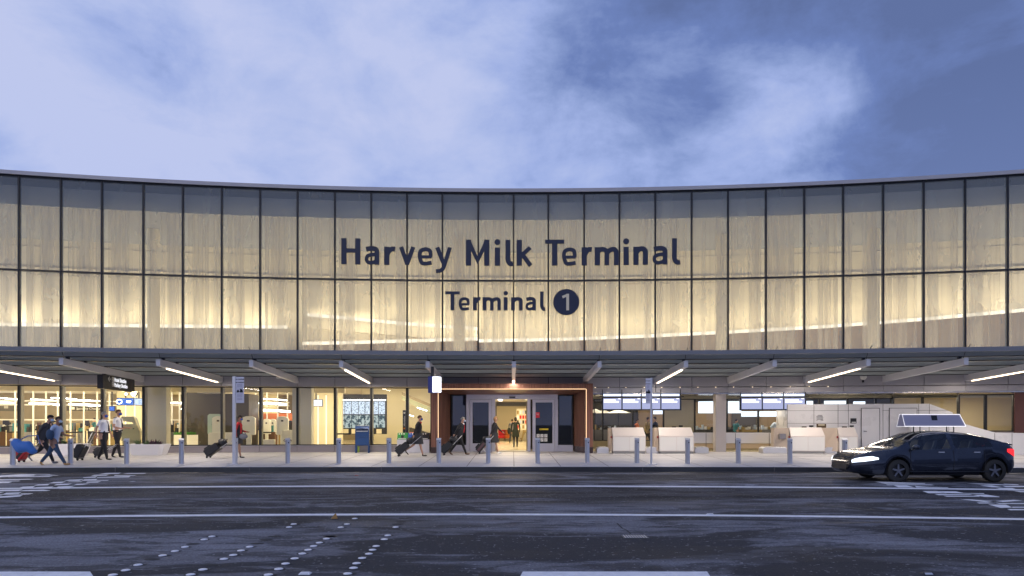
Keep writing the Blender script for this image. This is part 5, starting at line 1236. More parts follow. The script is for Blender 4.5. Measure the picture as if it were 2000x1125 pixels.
# women and crew
person('traveller with dark jacket over red top, blue mask and shorts beside the tall sign post', gp(466, 894), 0, 1.66, skin2, 'red', 'dgrey', None, 'hairb', 3, (8, 0), (-10, 8), (-14, 20), (-2, 78), sleeves='long', bare=True, mask='bluemask', jacket='black', skirt=('dgrey', .42, .35), wide=1.05)
mb = MB(); mb.blob((0, 0, 0), (.17, .10, .12), K['grey'], 12, 8); HB = thing('handbag', 'small grey handbag held at the waist of the traveller in red', 'bag', gp(474, 894)+Vector((.10, -.18, .86)), 0); mb.build('bag_body', HB); mb = MB(); mb.tube([(-.1, 0, .08), (0, 0, .24), (.1, 0, .08)], .012, K['black'], 6); mb.build('strap', HB)
suitcase('black rolling case with soft bag on top, left of the tall sign post', gp(408, 894.5), 56, 0, .60, topbag=True, handle=.75, w=.42, d=.30)
person('flight attendant in black dress and red scarf walking in front of the waste station', gp(816, 891), 0, 1.70, skin1, 'black', 'dgrey', None, 'brown', 6, (18, 4), (-26, 30), (-26, 10), (-8, 12), sleeves='long', bare=True, mask='bluemask', skirt=('dgrey', .46, .35), lapel='red')
suitcase('black rolling case with round bag on top in front of the waste station', gp(780, 891.5), 50, 0, .58, topbag=True, handle=.62, w=.40, d=.28)
person('bald-capped crew member in black suit and red tie striding past the portal', gp(897, 888), 0, 1.68, skin1, 'black', 'black', 'brown', 'hairg', 13, (24, 4), (-26, 10), (-40, 6), (-12, 20), sleeves='long', mask='mask', tie='red', lapel='white', jacket='black')
suitcase('black rolling case with bag on top pulled by the crew member in a suit', gp(868, 889.5), 44, 0, .56, topbag=True, handle=.55, w=.40, d=.28)
person('blonde traveller in black jacket and knee skirt walking before the open doors', gp(965, 885.5), 0, 1.66, skin1, 'black', 'dgrey', 'white', 'blond', 5, (14, 2), (-26, 26), (-26, 10), (38, 10), sleeves='long', bare=True, longhair=True, skirt=('dgrey', .48, .4))
suitcase('black rolling case with small bag on top pulled by the blonde traveller', gp(937, 886.5), 40, 0, .50, topbag=True, handle=.5, w=.38, d=.26, acc=mat('floral_stripe', (.10, .05, .06), .5))

# indoors
def person_in(label, u, yf, face, h, **k):
    Y = 1.37*F/(yf-HY); Y = Y if 960 < u < 1060 else min(Y, 38+.28*(Y-38) if u > 1160 else 50); return person(label, Vector(((u-1000)*Y/F, Y, .03)), face, h, detail=k.pop('detail', False), **k)
person_in('person in dark green coat with shoulder bag walking in through the open doors', 1007, 873, 90, 1.66, top='green', legs='black', hair='hairb', sleeves='long', longhair=True, skirt=('green', .40, .4), rl=(10, 0), ll=(-12, 10), ra=(0, 20), la=(0, 20), detail=True)
pp = Vector(((1001-1000)*40.8/F, 40.8, 0)); mb = MB(); mb.blob((0, 0, 0), (.10, .17, .2), K['green'], 10, 7); o_ = mb.build('shoulder_bag', None, loc=pp+Vector((-.2, -.1, .95)), label='olive bag on the left hip of the person entering the doors', cat='bag')
person_in('person in pale top and dark skirt far inside the corridor, left of the coat wearer', 1000, 865, 80, 1.62, top='grey', legs='dgrey', sleeves='long')
person_in('person in black at the right side of the corridor', 1026, 862, 200, 1.75, top='black', legs='khaki', sleeves='long')
person_in('person in dark grey top deeper in the corridor on the right', 1018, 860, 100, 1.7, top='dgrey', legs='dgrey', sleeves='long')
person_in('person in yellow shirt and blue shorts indoors behind the planter', 275, 866, 180, 1.72, top='yellow', legs='jeans', hair='hairb', bare=True)
person_in('person in dark jacket and khaki trousers standing against the cream wall', 608, 865, 60, 1.75, top='dgrey', legs='khaki', sleeves='long')
person_in('person in teal shirt sitting area side of the security hall', 352, 858, 150, 1.65, top='teal', legs='dgrey')
person_in('second person in blue-grey shirt in the security hall by the green box planter', 372, 858, 200, 1.68, top='lblue', legs='dgrey')
person_in('person in tan top near the kiosks beyond the orange wall', 522, 862, 20, 1.66, top='khaki', legs='dgrey')
person_in('person in grey top at the security lanes left of the pilots', 186, 858, 180, 1.7, top='teal', legs='dgrey')
person_in('dark-haired worker in black top behind the second desk', 1281, 871, 150, 1.7, top='black', legs='black', sleeves='long')
person_in('worker with tan sleeves behind the gap between the two left desks', 1264, 870, 10, 1.68, top='khaki', legs='black', sleeves='long')
person_in('worker in blue top standing behind the window right of the column', 1437, 868, 30, 1.6, top='teal', legs='black')
person_in('worker in pale jacket bending over the counter behind the glass', 1505, 868, 0, 1.72, top='lblue', legs='black', lean=32, sleeves='long')
person_in('worker with brown hair seen behind the desk with the vent grille', 1534, 868, 180, 1.72, top='dgrey', legs='black', hair='brown')
person_in('worker in orange top behind the umbrella-side window', 1243, 867, 0, 1.6, top='orange', legs='black')

# ------------------------------------------------------------------ car
CY_ = 19.6; cs = 18.75/F; Lc = 4.95
CAR = thing('car', 'dark blue hatchback driving left with headlights on and a white framed box on its roof', 'car', ((1990-1000)*cs, CY_, -.15), math.pi); CAR.scale = (.87, .98, .90)
paintc = mat('dark_blue_car_paint', (.014, .019, .034), .22, .4, .05, 3, coat=.8); gl_car = glass('car_glass', (.80, .85, .84), 1.5, 1.4)
def lerp(T, x):
    for i in range(len(T)-1):
        if x <= T[i+1][0]:
            a, b = T[i], T[i+1]; h_ = b[0]-a[0]; t = max(0, (x-a[0])/h_); sl = (b[1]-a[1])/h_
            s0 = (a[1]-T[i-1][1])/(a[0]-T[i-1][0]) if i else sl; s1 = (T[i+2][1]-b[1])/(T[i+2][0]-b[0]) if i+2 < len(T) else sl
            m0 = 0 if s0*sl <= 0 else 2*s0*sl/(s0+sl); m1 = 0 if s1*sl <= 0 else 2*s1*sl/(s1+sl)
            return (2*t**3-3*t*t+1)*a[1]+(t**3-2*t*t+t)*h_*m0+(-2*t**3+3*t*t)*b[1]+(t**3-t*t)*h_*m1
    return T[-1][1]
# x measured from the rear bumper, forwards
top_ = [(0, .62), (.03, .95), (.12, 1.06), (.45, 1.20), (1.0, 1.36), (1.6, 1.45), (2.2, 1.47), (2.7, 1.42), (3.1, 1.28), (3.6, 1.03), (3.75, .97), (4.2, .91), (4.6, .82), (4.82, .70), (4.93, .55), (4.95, .45)]
belt_ = [(0, .60), (.1, .98), (.5, 1.03), (1.5, 1.00), (3.6, .93), (3.75, .93), (4.2, .87), (4.6, .78), (4.82, .66), (4.93, .52), (4.95, .42)]
bot_ = [(0, .38), (.15, .26), (.6, .20), (4.3, .20), (4.8, .24), (4.95, .34)]
wid_ = [(0, .62), (.05, .74), (.3, .85), (.8, .89), (3.8, .89), (4.3, .86), (4.65, .78), (4.85, .66), (4.95, .50)]
xsx = [0, .01, .02, .035, .05, .075, .10, .14, .18]+[.24+.06*i for i in range(74)]+[4.68, 4.72, 4.76, 4.80, 4.84, 4.87, 4.89, 4.91, 4.93, 4.94, 4.95]
WX = (.72, 3.62); WR = .33
def section(x):
    zt, zb, w, bt = lerp(top_, x), lerp(bot_, x), lerp(wid_, x), lerp(belt_, x); bt = min(bt, zt-.02)
    cab = max(0, min(1, (zt-bt)/.40)); rw = w*(.93-.24*cab)
    arch = 0
    for cx in WX:
        d = abs(x-cx)
        if d < WR+.05: arch = max(arch, math.sqrt((WR+.05)**2-d*d)+.18)
    zb2 = max(zb, arch+.15 if arch else zb); zb2 = min(zb2, bt-.12)
    pts = [(0, zb), (w*.6, zb), (w*.93, zb2 if arch else zb+.02), (w, min(max(zb2+.03, zb+.12), bt-.06)), (w*1.012, min(max(zb2+.05, (zb+bt)/2), bt-.03)), (w*.985, bt), (rw+.01, bt+(zt-bt)*.86), (rw*.78, zt-.01*cab), (0, zt+.02*cab)]
    return pts
parts = {'body': MB(), 'side_window': MB(), 'side_window ': MB(), 'windscreen': MB(), 'rear_window': MB()}
secs = [section(x) for x in xsx]
for i in range(len(xsx)-1):
    x0, x1 = xsx[i], xsx[i+1]; xm = (x0+x1)/2
    for sgn in (1, -1):
        for j in range(8):
            a, b, c, d = secs[i][j], secs[i][j+1], secs[i+1][j+1], secs[i+1][j]
            q = [(x0, sgn*a[0], a[1]), (x0, sgn*b[0], b[1]), (x1, sgn*c[0], c[1]), (x1, sgn*d[0], d[1])]
            kind = 'body'
            if j == 5 and .75 < xm < 3.25 and not (1.9 < xm < 2.05): kind = 'side_window' if sgn > 0 else 'side_window '
            if j in (6, 7) and 2.72 < xm < 3.62: kind = 'windscreen'
            if j in (6, 7) and .14 < xm < .95: kind = 'rear_window'
            parts[kind].face(q if sgn > 0 else q[::-1], paintc if kind == 'body' else gl_car, True)
pb = {}
for kname, mb in parts.items():
    o = mb.build(kname.strip(), CAR); pb[kname] = o
    bm = bmesh.new(); bm.from_mesh(o.data); bmesh.ops.remove_doubles(bm, verts=bm.verts, dist=1e-4); bmesh.ops.recalc_face_normals(bm, faces=bm.faces); bm.to_mesh(o.data); bm.free()
mb = MB(); mb.box(.5, 4.4, -.70, .70, .19, .40, 'black'); mb.box(.9, 3.3, -.62, .62, .40, .80, 'black'); mb.box(.12, .899, -.66, .66, .40, .93, 'black'); mb.build('interior', CAR)  # rear block added to stop the far tail light showing through
for x in (1.35, 2.45):
    for y in (-.35, .35): mb = MB(); mb.hexa([(x-.12, y-.22, .8), (x+.05, y-.22, .8), (x+.05, y+.22, .8), (x-.12, y+.22, .8), (x-.25, y-.18, 1.22), (x-.12, y-.18, 1.22), (x-.12, y+.18, 1.22), (x-.25, y+.18, 1.22)], 'dark'); mb.build('seat', CAR, bevel=.03)
rim = mat('dark_alloy', (.22, .22, .24), .3, .8)
for x in WX:
    for s_ in (-1, 1):
        y = s_*.80; mb = MB(); nn = 28; prof = [(WR-.13, .10), (WR-.03, .105), (WR, .08), (WR, -.08), (WR-.03, -.105), (WR-.13, -.10)]
        mb.grid([[(x+r*math.cos(a), y+s_*d, WR+r*math.sin(a)) for r, d in prof] for a in [6.2832*i/nn for i in range(nn+1)]], 'rubber', True); wh = mb.build('wheel', CAR)
        mb = MB(); ri = WR-.13
        for kk in range(5):
            a = 6.283*kk/5+.3; u_ = Vector((math.cos(a), 0, math.sin(a))); v_ = Vector((-math.sin(a), 0, math.cos(a))); c_ = Vector((x, y+s_*.07, WR))
            mb.face([c_+u_*.03-v_*.03, c_+u_*ri-v_*.022, c_+u_*ri+v_*.022, c_+u_*.03+v_*.03], rim)
        mb.cyl((x, y+s_*.06, WR), .05, s_*.02, rim, 12, axis='y'); mb.cyl((x, y+s_*.0, WR), ri+.01, s_*.01, 'black', 20, axis='y'); mb.build('rim', wh)
        mb = MB(); mb.grid([[(x+(WR+.05)*math.cos(a), s_*(lerp(wid_, x)-dd), WR+(WR+.05)*math.sin(a)) for dd in (-.015, .35)] for a in [math.pi*(-.06)+math.pi*1.12*i/18 for i in range(19)]], 'black', True); mb.build('wheel_arch', CAR)
HLG = glow('headlight_glow', (.80, .88, 1.0), 2.6); TLG = glow('tail_glow', (1, .03, .04), 1.6)
for s_ in (-1, 1):
    mb = MB(); xs_h = [4.22, 4.4, 4.6, 4.72, 4.82, 4.89]
    mb.grid([[(x, s_*(lerp(wid_, x)+.014), z0), (x, s_*(lerp(wid_, x)+.012), z1), (x, s_*(lerp(wid_, x)+.004), z1+.01), (x, s_*(lerp(wid_, x)+.004), z0)] for x, z0, z1 in zip(xs_h, (.66, .63, .60, .585, .57, .56), (.70, .74, .72, .70, .67, .63))], HLG, True, True); mb.build('headlight', CAR)
    mb = MB(); xs_h = [.02, .05, .12, .22, .34]
    mb.grid([[(x, s_*(lerp(wid_, x)+.012), z0), (x, s_*(lerp(wid_, x)+.006), z1), (x, s_*(lerp(wid_, x)+.002), z1), (x, s_*(lerp(wid_, x)+.002), z0)] for x, z0, z1 in zip(xs_h, (.74, .74, .77, .82, .88), (.92, .94, .96, .97, .97))], TLG, True, True); mb.build('tail_light', CAR)
    mb = MB(); mb.blob((3.15, s_*.97, 1.02), (.11, .09, .075), paintc, 12, 8); mb.tube([(3.15, s_*.97, .98), (3.18, s_*.85, .96)], .02, 'black', 6); mb.build('wing_mirror', CAR)
    mb = MB()
    for x in (1.28, 2.35): mb.box(x-.09, x+.09, s_*.905-.01, s_*.905+.01, .86, .885, 'steel')
    mb.build('door_handle', CAR)
    mb = MB(); mb.box(.9, 3.3, s_*.905-.005, s_*.905+.005, .30, .33, 'dark')
    for x in (1.05, 1.98, 3.28): mb.tube([(x, s_*.897, .34), (x-.02, s_*.905, .6), (x, s_*.885, .93)], .006, 'black', 4)
    mb.build('door_seam', CAR)
mb = MB(); mb.hexa([(4.90, -.42, .34), (4.965, -.42, .34), (4.965, .42, .34), (4.90, .42, .34), (4.88, -.46, .52), (4.95, -.46, .52), (4.95, .46, .52), (4.88, .46, .52)], 'black'); mb.build('grille', CAR)
mb = MB(); mb.box(.0, .012, -.25, .25, .58, .70, 'white'); mb.build('number_plate', CAR)
mb = MB(); mb.hexa([(-.02, -.60, 1.06), (.22, -.62, 1.12), (.22, .62, 1.12), (-.02, .60, 1.06), (-.03, -.60, 1.085), (.22, -.62, 1.15), (.22, .62, 1.15), (-.03, .60, 1.085)], paintc); mb.build('spoiler', CAR, bevel=.008)
# roof box sign
rb0, rb1 = 1.12, 3.02
mb = MB(); bz0, bz1 = 1.62, 1.98
mb.hexa([(rb0, -.20, bz0), (rb1, -.20, bz0), (rb1, .20, bz0), (rb0, .20, bz0), (rb0+.1, -.06, bz1), (rb1, -.06, bz1), (rb1, .06, bz1), (rb0+.1, .06, bz1)], mat('roof_box_face', (.30, .29, .38), .4, 0, .1)); bx_ = mb.build('roof_box', CAR)
mb = MB(); wgl = glow('roof_box_edge_glow', (.93, .92, 1), 1.2)
for s_ in (-1, 1):
    mb.tube([(rb0, s_*.21, bz0), (rb1, s_*.21, bz0), (rb1, s_*.07, bz1), (rb0+.1, s_*.07, bz1), (rb0, s_*.21, bz0)], .011, wgl, 6)
mb.build('frame', bx_)
mb = MB(); mb.hexa([(1.95, .165, bz0+.03), (2.13, .165, bz0+.03), (2.13, .17, bz0+.03), (1.95, .17, bz0+.03), (1.95, .08, bz1-.03), (2.13, .08, bz1-.03), (2.13, .09, bz1-.03), (1.95, .09, bz1-.03)], 'dark'); mb.build('dark_panel', bx_)
for x in (rb0+.35, rb1-.5):
    mb = MB(); mb.tube([(x, -.16, 1.38), (x, -.16, bz0+.01), (x, .16, bz0+.01), (x, .16, 1.38)], .018, 'black', 6); mb.build('roof_rack', CAR)

# ------------------------------------------------------------------ things inside the left hall
def inth(name, label, cat, u, Y, group=None, z=.03): return thing(name, label, cat, ((u-1000)*Y/F, Y, z), -thX((u-1000)*Y/F), group)
# flight boards
Y = 42.5; s = Y/F; FB = inth('flight_board', 'large wall of blue-white flight information screens in two rows behind the mailbox', 'flight board', 707, Y)
z_ = lambda y: CZ-.03-(y-HY)*s
mb = MB(); mb.box(-48*s, 48*s, 0, .15, z_(848), z_(770), 'black'); mb.build('backing', FB)
def fmat(name, a, b, sx, sz, th=.5):
    m = bpy.data.materials.new(name); m.use_nodes = True; t = m.node_tree; t.nodes.clear(); o = N(t, 'ShaderNodeTexCoord').outputs['Object']
    n = noise(t, mapping(t, o, (sx, 1, sz)), 1.0, 3, .7); c = mixc(t, ramp(t, n, [(th-.03, (0, 0, 0)), (th+.03, (1, 1, 1))]), a, b)
    e = N(t, 'ShaderNodeEmission'); lk(t, c, e.inputs[0]); e.inputs[1].default_value = 1.1; lk(t, e.outputs[0], N(t, 'ShaderNodeOutputMaterial').inputs[0]); return m
fmA = fmat('flight_list_screen', (.78, .88, 1.0), (.03, .07, .16), 9, 26, .55); fmB = fmat('map_screen', (.45, .52, .50), (.06, .09, .10), 5, 5, .5)
for i in range(7):
    for r, (ya, yb, m_) in enumerate(((784, 809, fmA), (811, 836, fmB))):
        mb = MB(); x0 = (-45.5+13*i)*s; mb.box(x0, x0+12*s, -.02, -.002, z_(yb), z_(ya), m_); mb.build('screen', FB)
mb = MB(); mb.box(-46*s, 46*s, -.04, -.01, z_(782), z_(780.5), 'ledw'); mb.build('light_strip', FB)
mb = MB()
for x in (-36, -20, 0, 12, 28): mb.box(x*s, (x+10)*s, -.03, -.005, z_(847), z_(838), 'cream')
mb.build('wood_panel', FB)
# hanging screens
bl1 = fmat('blue_screen', (.08, .20, .70), (.35, .50, .95), 4, 6, .6); bl2 = fmat('pale_screen', (.45, .62, 1.0), (.75, .85, 1.0), 6, 9)
for (u0, u1, y0, y1, Y, m_, lab) in ((229.5, 260.5, 777, 792, 38.2, bl1, 'deep blue hanging screen with a white symbol under the black hanging sign'), (262, 279.5, 777.5, 792, 38.2, bl2, 'pale blue hanging screen close to the mullion, right of the deep blue one'), (604, 630, 780, 794, 38.5, glow('bright_screen', (.8, .9, 1), 1.5), 'bright white-blue screen hanging before the cream wall'), (576, 582, 780, 794, 38.5, bl2, 'narrow pale blue screen edge left of the inner column'), (213, 224, 793, 803, 41, bl1, 'small blue screen with yellow side in the hall')):
    s = Y/F; T_ = inth('hanging_screen', lab, 'screen', (u0+u1)/2, Y, 'hanging screens in the hall'); z_ = lambda y: CZ-.03-(y-HY)*s; w = (u1-u0)/2*s
    mb = MB(); mb.box(-w, w, 0, .08, z_(y1), z_(y0), 'black'); mb.box(-.03, .03, .02, .06, z_(y0), 3.57, 'black'); mb.build('housing', T_)
    mb = MB(); mb.box(-w+.03, w-.03, -.012, -.001, z_(y1)+.03, z_(y0)-.03, m_); sc = mb.build('screen', T_)
    if u0 == 229.5:
        mb = MB(); mb.tube([(-.30+.13*math.cos(a), -.02, z_(784.5)+.11*math.sin(a)) for a in [6.283*i/12 for i in range(13)]], .012, 'ledw', 5); mb.box(.05, .28, -.016, -.013, z_(784), z_(783), 'ledw'); mb.box(.05, .25, -.016, -.013, z_(786.5), z_(785.7), 'ledw'); mb.build('screen_symbol', sc)
# security sign
Y = 42; s = Y/F; T_ = inth('security_sign', 'dark overhead band sign reading Security Checkpoint behind the walkers', 'sign', 167, Y); z_ = lambda y: CZ-.03-(y-HY)*s
mb = MB(); mb.box(-33*s, 36*s, 0, .15, z_(802.5), z_(793), mat('dark_olive_sign', (.07, .06, .035), .4)); mb.build('panel', T_); text('Security Checkpoint', .19, T_, (-16*s, -.01, z_(800)), 'white')
mb = MB(); mb.box(-28*s, -19*s, -.012, -.002, z_(800), z_(795), 'white'); mb.build('pictogram', T_)
T_ = inth('dark_bulkhead_sign', 'dark overhead band with a small pale square at the far left of the hall', 'sign', 12, 41); mb = MB(); mb.box(-.9, .7, 0, .15, 2.05, 2.5, mat('dark_olive_band', (.09, .08, .05), .4)); mb.build('panel', T_); mb = MB(); mb.box(-.1, .1, -.012, -.002, 2.2, 2.36, 'fin'); mb.build('pictogram', T_)
# kiosks
kw = mat('kiosk_white', (.80, .80, .76), .35); kb = mat('kiosk_ice_blue', (.42, .56, .56), .4)
def kiosk(u, Y, label, w=.30, top=1.72, m_=kw, scr=True):
    T_ = inth('kiosk', label, 'kiosk', u, Y, 'white self-service kiosks behind the shop windows')
    a0 = [math.pi*i/10 for i in range(11)]
    pr = [(-w, .75)]+[(w, .75)]+[(w*math.cos(a), top-.14+.14*math.sin(a)) for a in a0]
    mb = MB(); mb.prism(pr, -.12, .12, m_); mb.build('head', T_, bevel=.02)
    mb = MB(); mb.box(-w*.35, w*.35, -.06, .08, .06, .75, m_); mb.box(-w*.9, w*.9, -.22, .25, 0, .06, m_); mb.build('pedestal', T_)
    if scr: mb = MB(); mb.box(-w*.2, w*.2, -.135, -.125, top-.28, top-.2, 'black'); mb.build('camera_window', T_)
kiosk(427, 37.4, 'white kiosk with small black lens just right of the ice blue panel'); kiosk(486, 37.4, 'white kiosk right of the traveller in red', .34); kiosk(552, 37.6, 'white kiosk beside the curved black chair and white desk', .30)
kiosk(521, 40.5, 'smaller white kiosk deeper in the hall before the orange wall', .22, 1.6); kiosk(533, 41.5, 'small far white kiosk directly before the orange wall', .20, 1.6)
T_ = inth('info_panel', 'ice blue rounded information panel standing in the window right of the stone wall', 'information panel', 419, 37.8); mb = MB(); mb.prism([(-.34, .8), (.34, .8), (.34, 1.75), (.26, 1.84), (-.26, 1.84), (-.34, 1.75)], -.04, .04, kb); mb.box(-.3, .3, -.1, .1, 0, .8, kw); mb.build('panel', T_, bevel=.01)
mb = MB()
for z, a in ((1.55, .1), (1.35, .14), (1.27, .16), (1.19, .13)): mb.box(-a, a, -.045, -.041, z, z+.025, mat('panel_print', (.08, .18, .22), .5))
mb.build('print', T_)
# grey arched kiosk behind the planter
T_ = inth('arch_kiosk', 'tall grey slanted kiosk with open handle slot behind the succulent planter', 'kiosk', 258, 36.6)
gk = mat('grey_kiosk', (.27, .29, .25), .4)
mb = MB(); mb.prism([(-.46, .45), (.40, .45), (.42, .9), (.20, 1.62), (.1, 1.70), (-.46, 1.70), (-.42, 1.45), (.02, 1.42), (.10, 1.32), (-.40, 1.30), (-.44, 1.15)], -.15, .15, gk); mb.box(-.42, .36, -.12, .12, 0, .449, gk); mb.build('shell', T_, bevel=.01)
mb = MB(); mb.tube([(.14, -.16, 1.68), (.44, -.16, .9), (.47, -.16, .3)], .035, mat('kiosk_edge', (.55, .50, .36), .4), 6); mb.cyl((-.1, -.165, 1.08), .03, .01, 'black', 8, axis='y'); mb.cyl((.12, -.165, 1.08), .03, .01, 'black', 8, axis='y'); mb.build('edge_trim', T_)
# membership desk
T_ = inth('reception_desk', 'white reception desk with grey letters C L E A R beside a white kiosk', 'desk', 568, 37.0); mb = MB(); mb.box(-.38, .38, -.25, .25, 0, 1.0, 'white'); mb.build('body', T_, bevel=.02); text('CLEAR', .15, T_, (-.05, -.256, .42), 'dark', align='CENTER', sx=1.2, bold=.003)
mb = MB(); mb.prism([(-.16, .5), (.16, .5), (.2, 1.1), (.1, 1.5), (-.12, 1.5), (-.18, 1.2)], .35, .55, 'black'); CHR = inth('office_chair', 'curved black chair back behind the white reception desk', 'chair', 564, 37.6); mb.build('backrest', CHR, bevel=.03)
T_ = inth('white_bench', 'low white block by the window between the kiosks', 'bench', 525, 36.8); mb = MB(); mb.box(-.3, .3, -.2, .2, 0, .52, 'white'); mb.build('seat', T_, bevel=.02)
T_ = inth('white_counter', 'white counter base below the ice blue information panel', 'counter', 440, 36.9); mb = MB(); mb.box(-.75, .45, -.2, .2, 0, .88, 'white'); mb.build('body', T_, bevel=.02)
# box planter with hedge
T_ = inth('hedge_planter', 'pale box planter with bright green hedge left of the stone wall', 'planter', 365, 39.2); mb = MB(); mb.box(-.62, .62, -.2, .2, 0, .72, 'white'); mb.build('box', T_)
mb = MB(); hg = mat('hedge_leaf', (.08, .30, .04), .5, 0, .4, 20)
for k in range(14): leafclump(mb, (-.58+.09*k, 0, .70), 16, .22, hg)
mb.build('hedge', T_)
# stanchions
st0 = None
for k, (u, yf, w_) in enumerate(((12, 861, 0), (40, 860, 0), (70, 862, 0), (98, 861, 0), (126, 862, 0), (150, 861, 0), (170, 863, 0), (330, 861, 0), (350, 862, 0), (372, 860, 0), (505, 862, 0), (516, 860, 0), (655, 866, 0))):
    Y = min(43, 1.37*F/(yf-HY)-13); loc = ((u-1000)*Y/F, Y, .03)
    lab = ['cream queue post at the far left window', 'cream queue post right of the first mullion', 'cream queue post behind the blue duffel bag', 'cream queue post behind the dark jacketed man', 'cream queue post behind the striding man', 'cream queue post left of the nearer pilot', 'cream queue post behind the nearer pilot', 'cream queue post right of the inner column', 'cream queue post beside the teal shirted person', 'cream queue post nearest the stone wall', 'cream queue post behind the traveller in red', 'cream queue post below the orange wall', 'cream queue post near the flight board'][k]
    if st0 is None:
        st0 = thing('queue_post', lab, 'queue post', loc, 0, 'queue posts in the hall'); mb = MB(); mb.cyl((0, 0, .02), .03, .93, 'cream', 10); mb.build('post', st0); mb = MB(); mb.cyl((0, 0, 0), .16, .02, 'black', 14); mb.build('base', st0); mb = MB(); mb.box(.03, .75, -.005, .005, .80, .87, 'dark'); mb.build('belt', st0)
    else: copytree(st0, None, loc, 0, lab)
# x-ray and desk clutter in the hall
for k, (u, yf, m_, lab) in enumerate(((5, 856, 'grey', 'dark inspection machine at the far left'), (30, 857, 'brown', 'brown desk with monitor behind the first mullion'), (88, 856, 'dgrey', 'dark inspection machine behind the duffel bag'), (160, 857, 'khaki', 'tan inspection machine behind the nearer pilot'), (325, 856, 'dgrey', 'dark inspection machine right of the inner column'), (500, 857, 'dgrey', 'dark equipment rack beyond the kiosks'))):
    Y = 49+.3*k; T_ = thing('inspection_machine', lab, 'inspection machine', ((u-1000)*Y/F, Y, .03), 0, 'inspection machines in the security hall')
    mb = MB(); mb.box(-.7, .7, -.4, .4, .0, .75, K[m_]); mb.build('base', T_, bevel=.02); mb = MB(); mb.box(-.45, .35, -.35, .35, .751, 1.25, 'white'); mb.build('tunnel', T_, bevel=.04); mb = MB(); mb.box(.4, .44, -.2, .2, .751, 1.4, 'black'); mb.box(.18, .62, -.24, -.195, 1.2, 1.55, 'black'); mb.build('monitor', T_); mb = MB(); mb.box(-.4, -.05, -.352, -.34, .8, 1.1, 'dark'); mb.build('opening', T_)
# totem, stair
T_ = inth('information_totem', 'slim black information totem with white lettering and orange mark left of the portal', 'totem', 790, 36.6); mb = MB(); mb.box(-.085, .085, -.05, .05, 0, 2.02, 'black'); mb.build('post', T_, bevel=.01); mb = MB(); mb.cyl((0, -.062, 1.88), .05, .01, 'white', 14, axis='y'); mb.box(-.035, .035, -.058, -.051, 1.05, 1.13, mat('orange_mark', (.9, .3, .02), .5)); mb.build('mark', T_)
text('Information', .11, T_, (.035, -.055, 1.2), 'white', rot=(math.pi/2, -math.pi/2, 0), bold=.002)
ST = inth('staircase', 'glass-sided staircase descending to the right behind the last shop window', 'staircase', 815, 41); s = 41/F
def xy(u, y): return ((u-815)*s, CZ-.03-(y-HY)*s)
mb = MB(); a = xy(785, 772); b = xy(845, 797); mb.prism([a, b, (b[0], b[1]+.18), (a[0], a[1]+.18)], 0, 1.5, mat('stair_soffit', (.30, .24, .16), .5)); mb.build('flight', ST)
mb = MB(); a2 = xy(785, 780); b2 = xy(845, 811); mb.prism([a2, b2, (b[0], b[1]-.02), (a[0], a[1]-.02)], -.05, -.02, mat('stair_glass', (.38, .40, .28), .2)); mb.build('balustrade', ST)
mb = MB()
for u, y in ((803, 812), (820, 798), (829, 801)): p_ = xy(u, y); mb.tube([(p_[0]-.15, -.06, p_[1]+.06), (p_[0]+.15, -.06, p_[1]-.04)], .02, 'ledw', 5)
mb.build('light_strip', ST)
mb = MB()
for i in range(12): x, z = xy(797+i*4, 835+i*1.2); mb.box(x, x+.12, .2, 1.4, .03, z-(.0), 'taupe')
mb.build('steps', ST)
for k, (u, y) in enumerate(((807, 829), (981, 842), (991, 838))):
    Y = 40 if k == 0 else 54.5; q = W(u, y, Y); T_ = thing('armchair', ['orange-red armchair behind the flight attendant', 'red armchair inside the doors on the left', 'orange armchair inside the doors beside the red one'][k], 'armchair', (q.x, q.y, .03))
    mb = MB(); mb.box(-.3, .3, -.3, .3, .2, .42, K['orange'] if k != 1 else K['red']); mb.build('seat', T_, bevel=.05); mb = MB(); mb.box(-.3, .3, .2, .32, .42, .85, K['orange'] if k != 1 else K['red']); mb.build('backrest', T_, bevel=.05)
    mb = MB(); [mb.tube([(x, y_, 0), (x*.8, y_*.8, .2)], .02, 'black', 5) for x in (-.26, .26) for y_ in (-.26, .26)]; mb.build('legs', T_)
# display shelves in the corridor
T_ = inth('display_rack', 'wall rack full of pale leaflets on the right side of the corridor', 'display rack', 1022, 47); mb = MB(); mb.box(-.45, .5, 0, .1, .9, 2.3, 'cream'); mb.build('board', T_); mb = MB()
for i in range(5):
    for j in range(4): mb.box(-.42+i*.18, -.30+i*.18, -.03, -.002, 1.0+j*.32, 1.22+j*.32, K[random.choice(['white', 'red', 'khaki', 'dgrey', 'lblue'])])
mb.build('leaflets', T_)
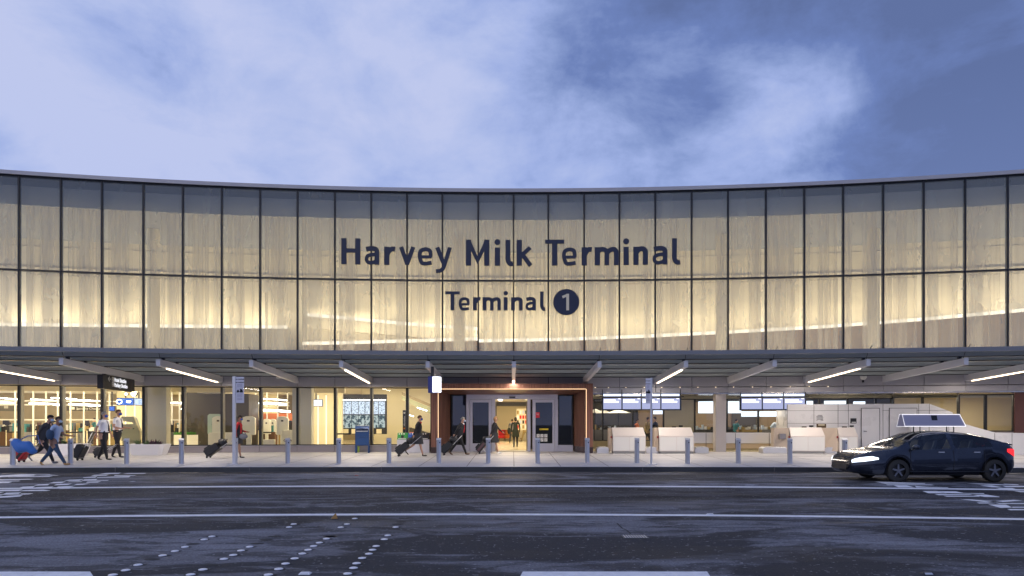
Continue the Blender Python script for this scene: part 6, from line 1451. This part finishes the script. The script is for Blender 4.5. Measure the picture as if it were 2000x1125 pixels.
# cafe beyond the glass right of the portal
for k, (u, Y) in enumerate(((1163, 41), (1179, 43), (1208, 42))):
    T_ = thing('parasol', ['pale parasol at the left edge of the dark café', 'pale parasol in the middle of the dark café', 'widest pale parasol in the dark café'][k], 'parasol', ((u-1000)*Y/F, Y, .03), 0, 'pale parasols in the dark café'); r = .55 if k < 2 else .75
    mb = MB(); mb.cyl((0, 0, 1.95), r, .22, 'white', 12, r2=.03, cap=False); mb.build('shade', T_); mb = MB(); mb.cyl((0, 0, 0), .03, 2.1, 'dark', 8); mb.build('pole', T_)
for k, (u, Y, m_) in enumerate(((1172, 38.8, 'grey'), (1187, 39.2, 'lblue'), (1376, 40, 'dgrey'), (1432, 40.5, 'dgrey'), (1466, 40, 'khaki'), (1498, 40.2, 'grey'), (1525, 40.3, 'khaki'))):
    T_ = thing('work_counter', ['grey café counter by the portal', 'pale blue café counter behind the first desk', 'cluttered work counter left of the column', 'cluttered work counter right of the column', 'tan work counter under the three-screen board', 'grey work counter below the middle screen', 'tan work counter beside the white plant room'][k], 'counter', ((u-1000)*Y/F, Y, .03), 0, 'counters behind the right windows')
    mb = MB(); mb.box(-.55, .55, -.25, .25, 0, 1.0, K[m_]); mb.build('base', T_); mb = MB()
    for j in range(6): x = -.5+j*.17; hh = random.uniform(.06, .3); mb.box(x, x+random.uniform(.06, .14), -.15, .05, 1.001, 1.0+hh, K[random.choice(['black', 'white', 'grey', 'lblue', 'khaki'])])
    mb.build('clutter', T_)

# cluttered desks of the security hall, one after another from left to right
for k, u in enumerate((-30, 6, 30, 58, 82, 106, 128, 150, 172, 196, 220, 322, 340, 356, 374, 494, 508, 524, 540, 556)):
    Y = 40.5+(k*37 % 11)*.5; T_ = thing('equipment_desk', ['cluttered hall desk', 'dark hall desk with monitors', 'tan hall desk with bins'][k % 3]+', '+ordn[k+1 if k < 14 else 0].replace('nearest', 'last')+' from the left of the security hall' if k < 14 else ['hall desk in front of the stone wall edge', 'hall desk below the left end of the orange wall', 'hall desk below the middle of the orange wall', 'hall desk below the right half of the orange wall', 'hall desk at the right end of the orange wall', 'hall desk left of the inner column before cream panels'][k-14], 'desk', ((u-1000)*Y/F, Y, .03), 0, 'equipment desks of the security hall')
    w = .26+.1*(k % 3); mb = MB(); mb.box(-w, w, -.25, .25, .0, .85, [K['dgrey'], K['brown'], K['khaki'], K['grey']][k % 4]); mb.build('base', T_, bevel=.01)
    mb = MB()
    x = -w
    while x < w-.08: ww = random.uniform(.06, .18); hh = random.uniform(.08, .55); mb.box(x, x+ww*.8, -.2, .1, .851, .85+hh, K[random.choice(['black', 'dgrey', 'white', 'grey', 'teal', 'brown', 'khaki'])]); x += ww
    mb.build('clutter', T_)
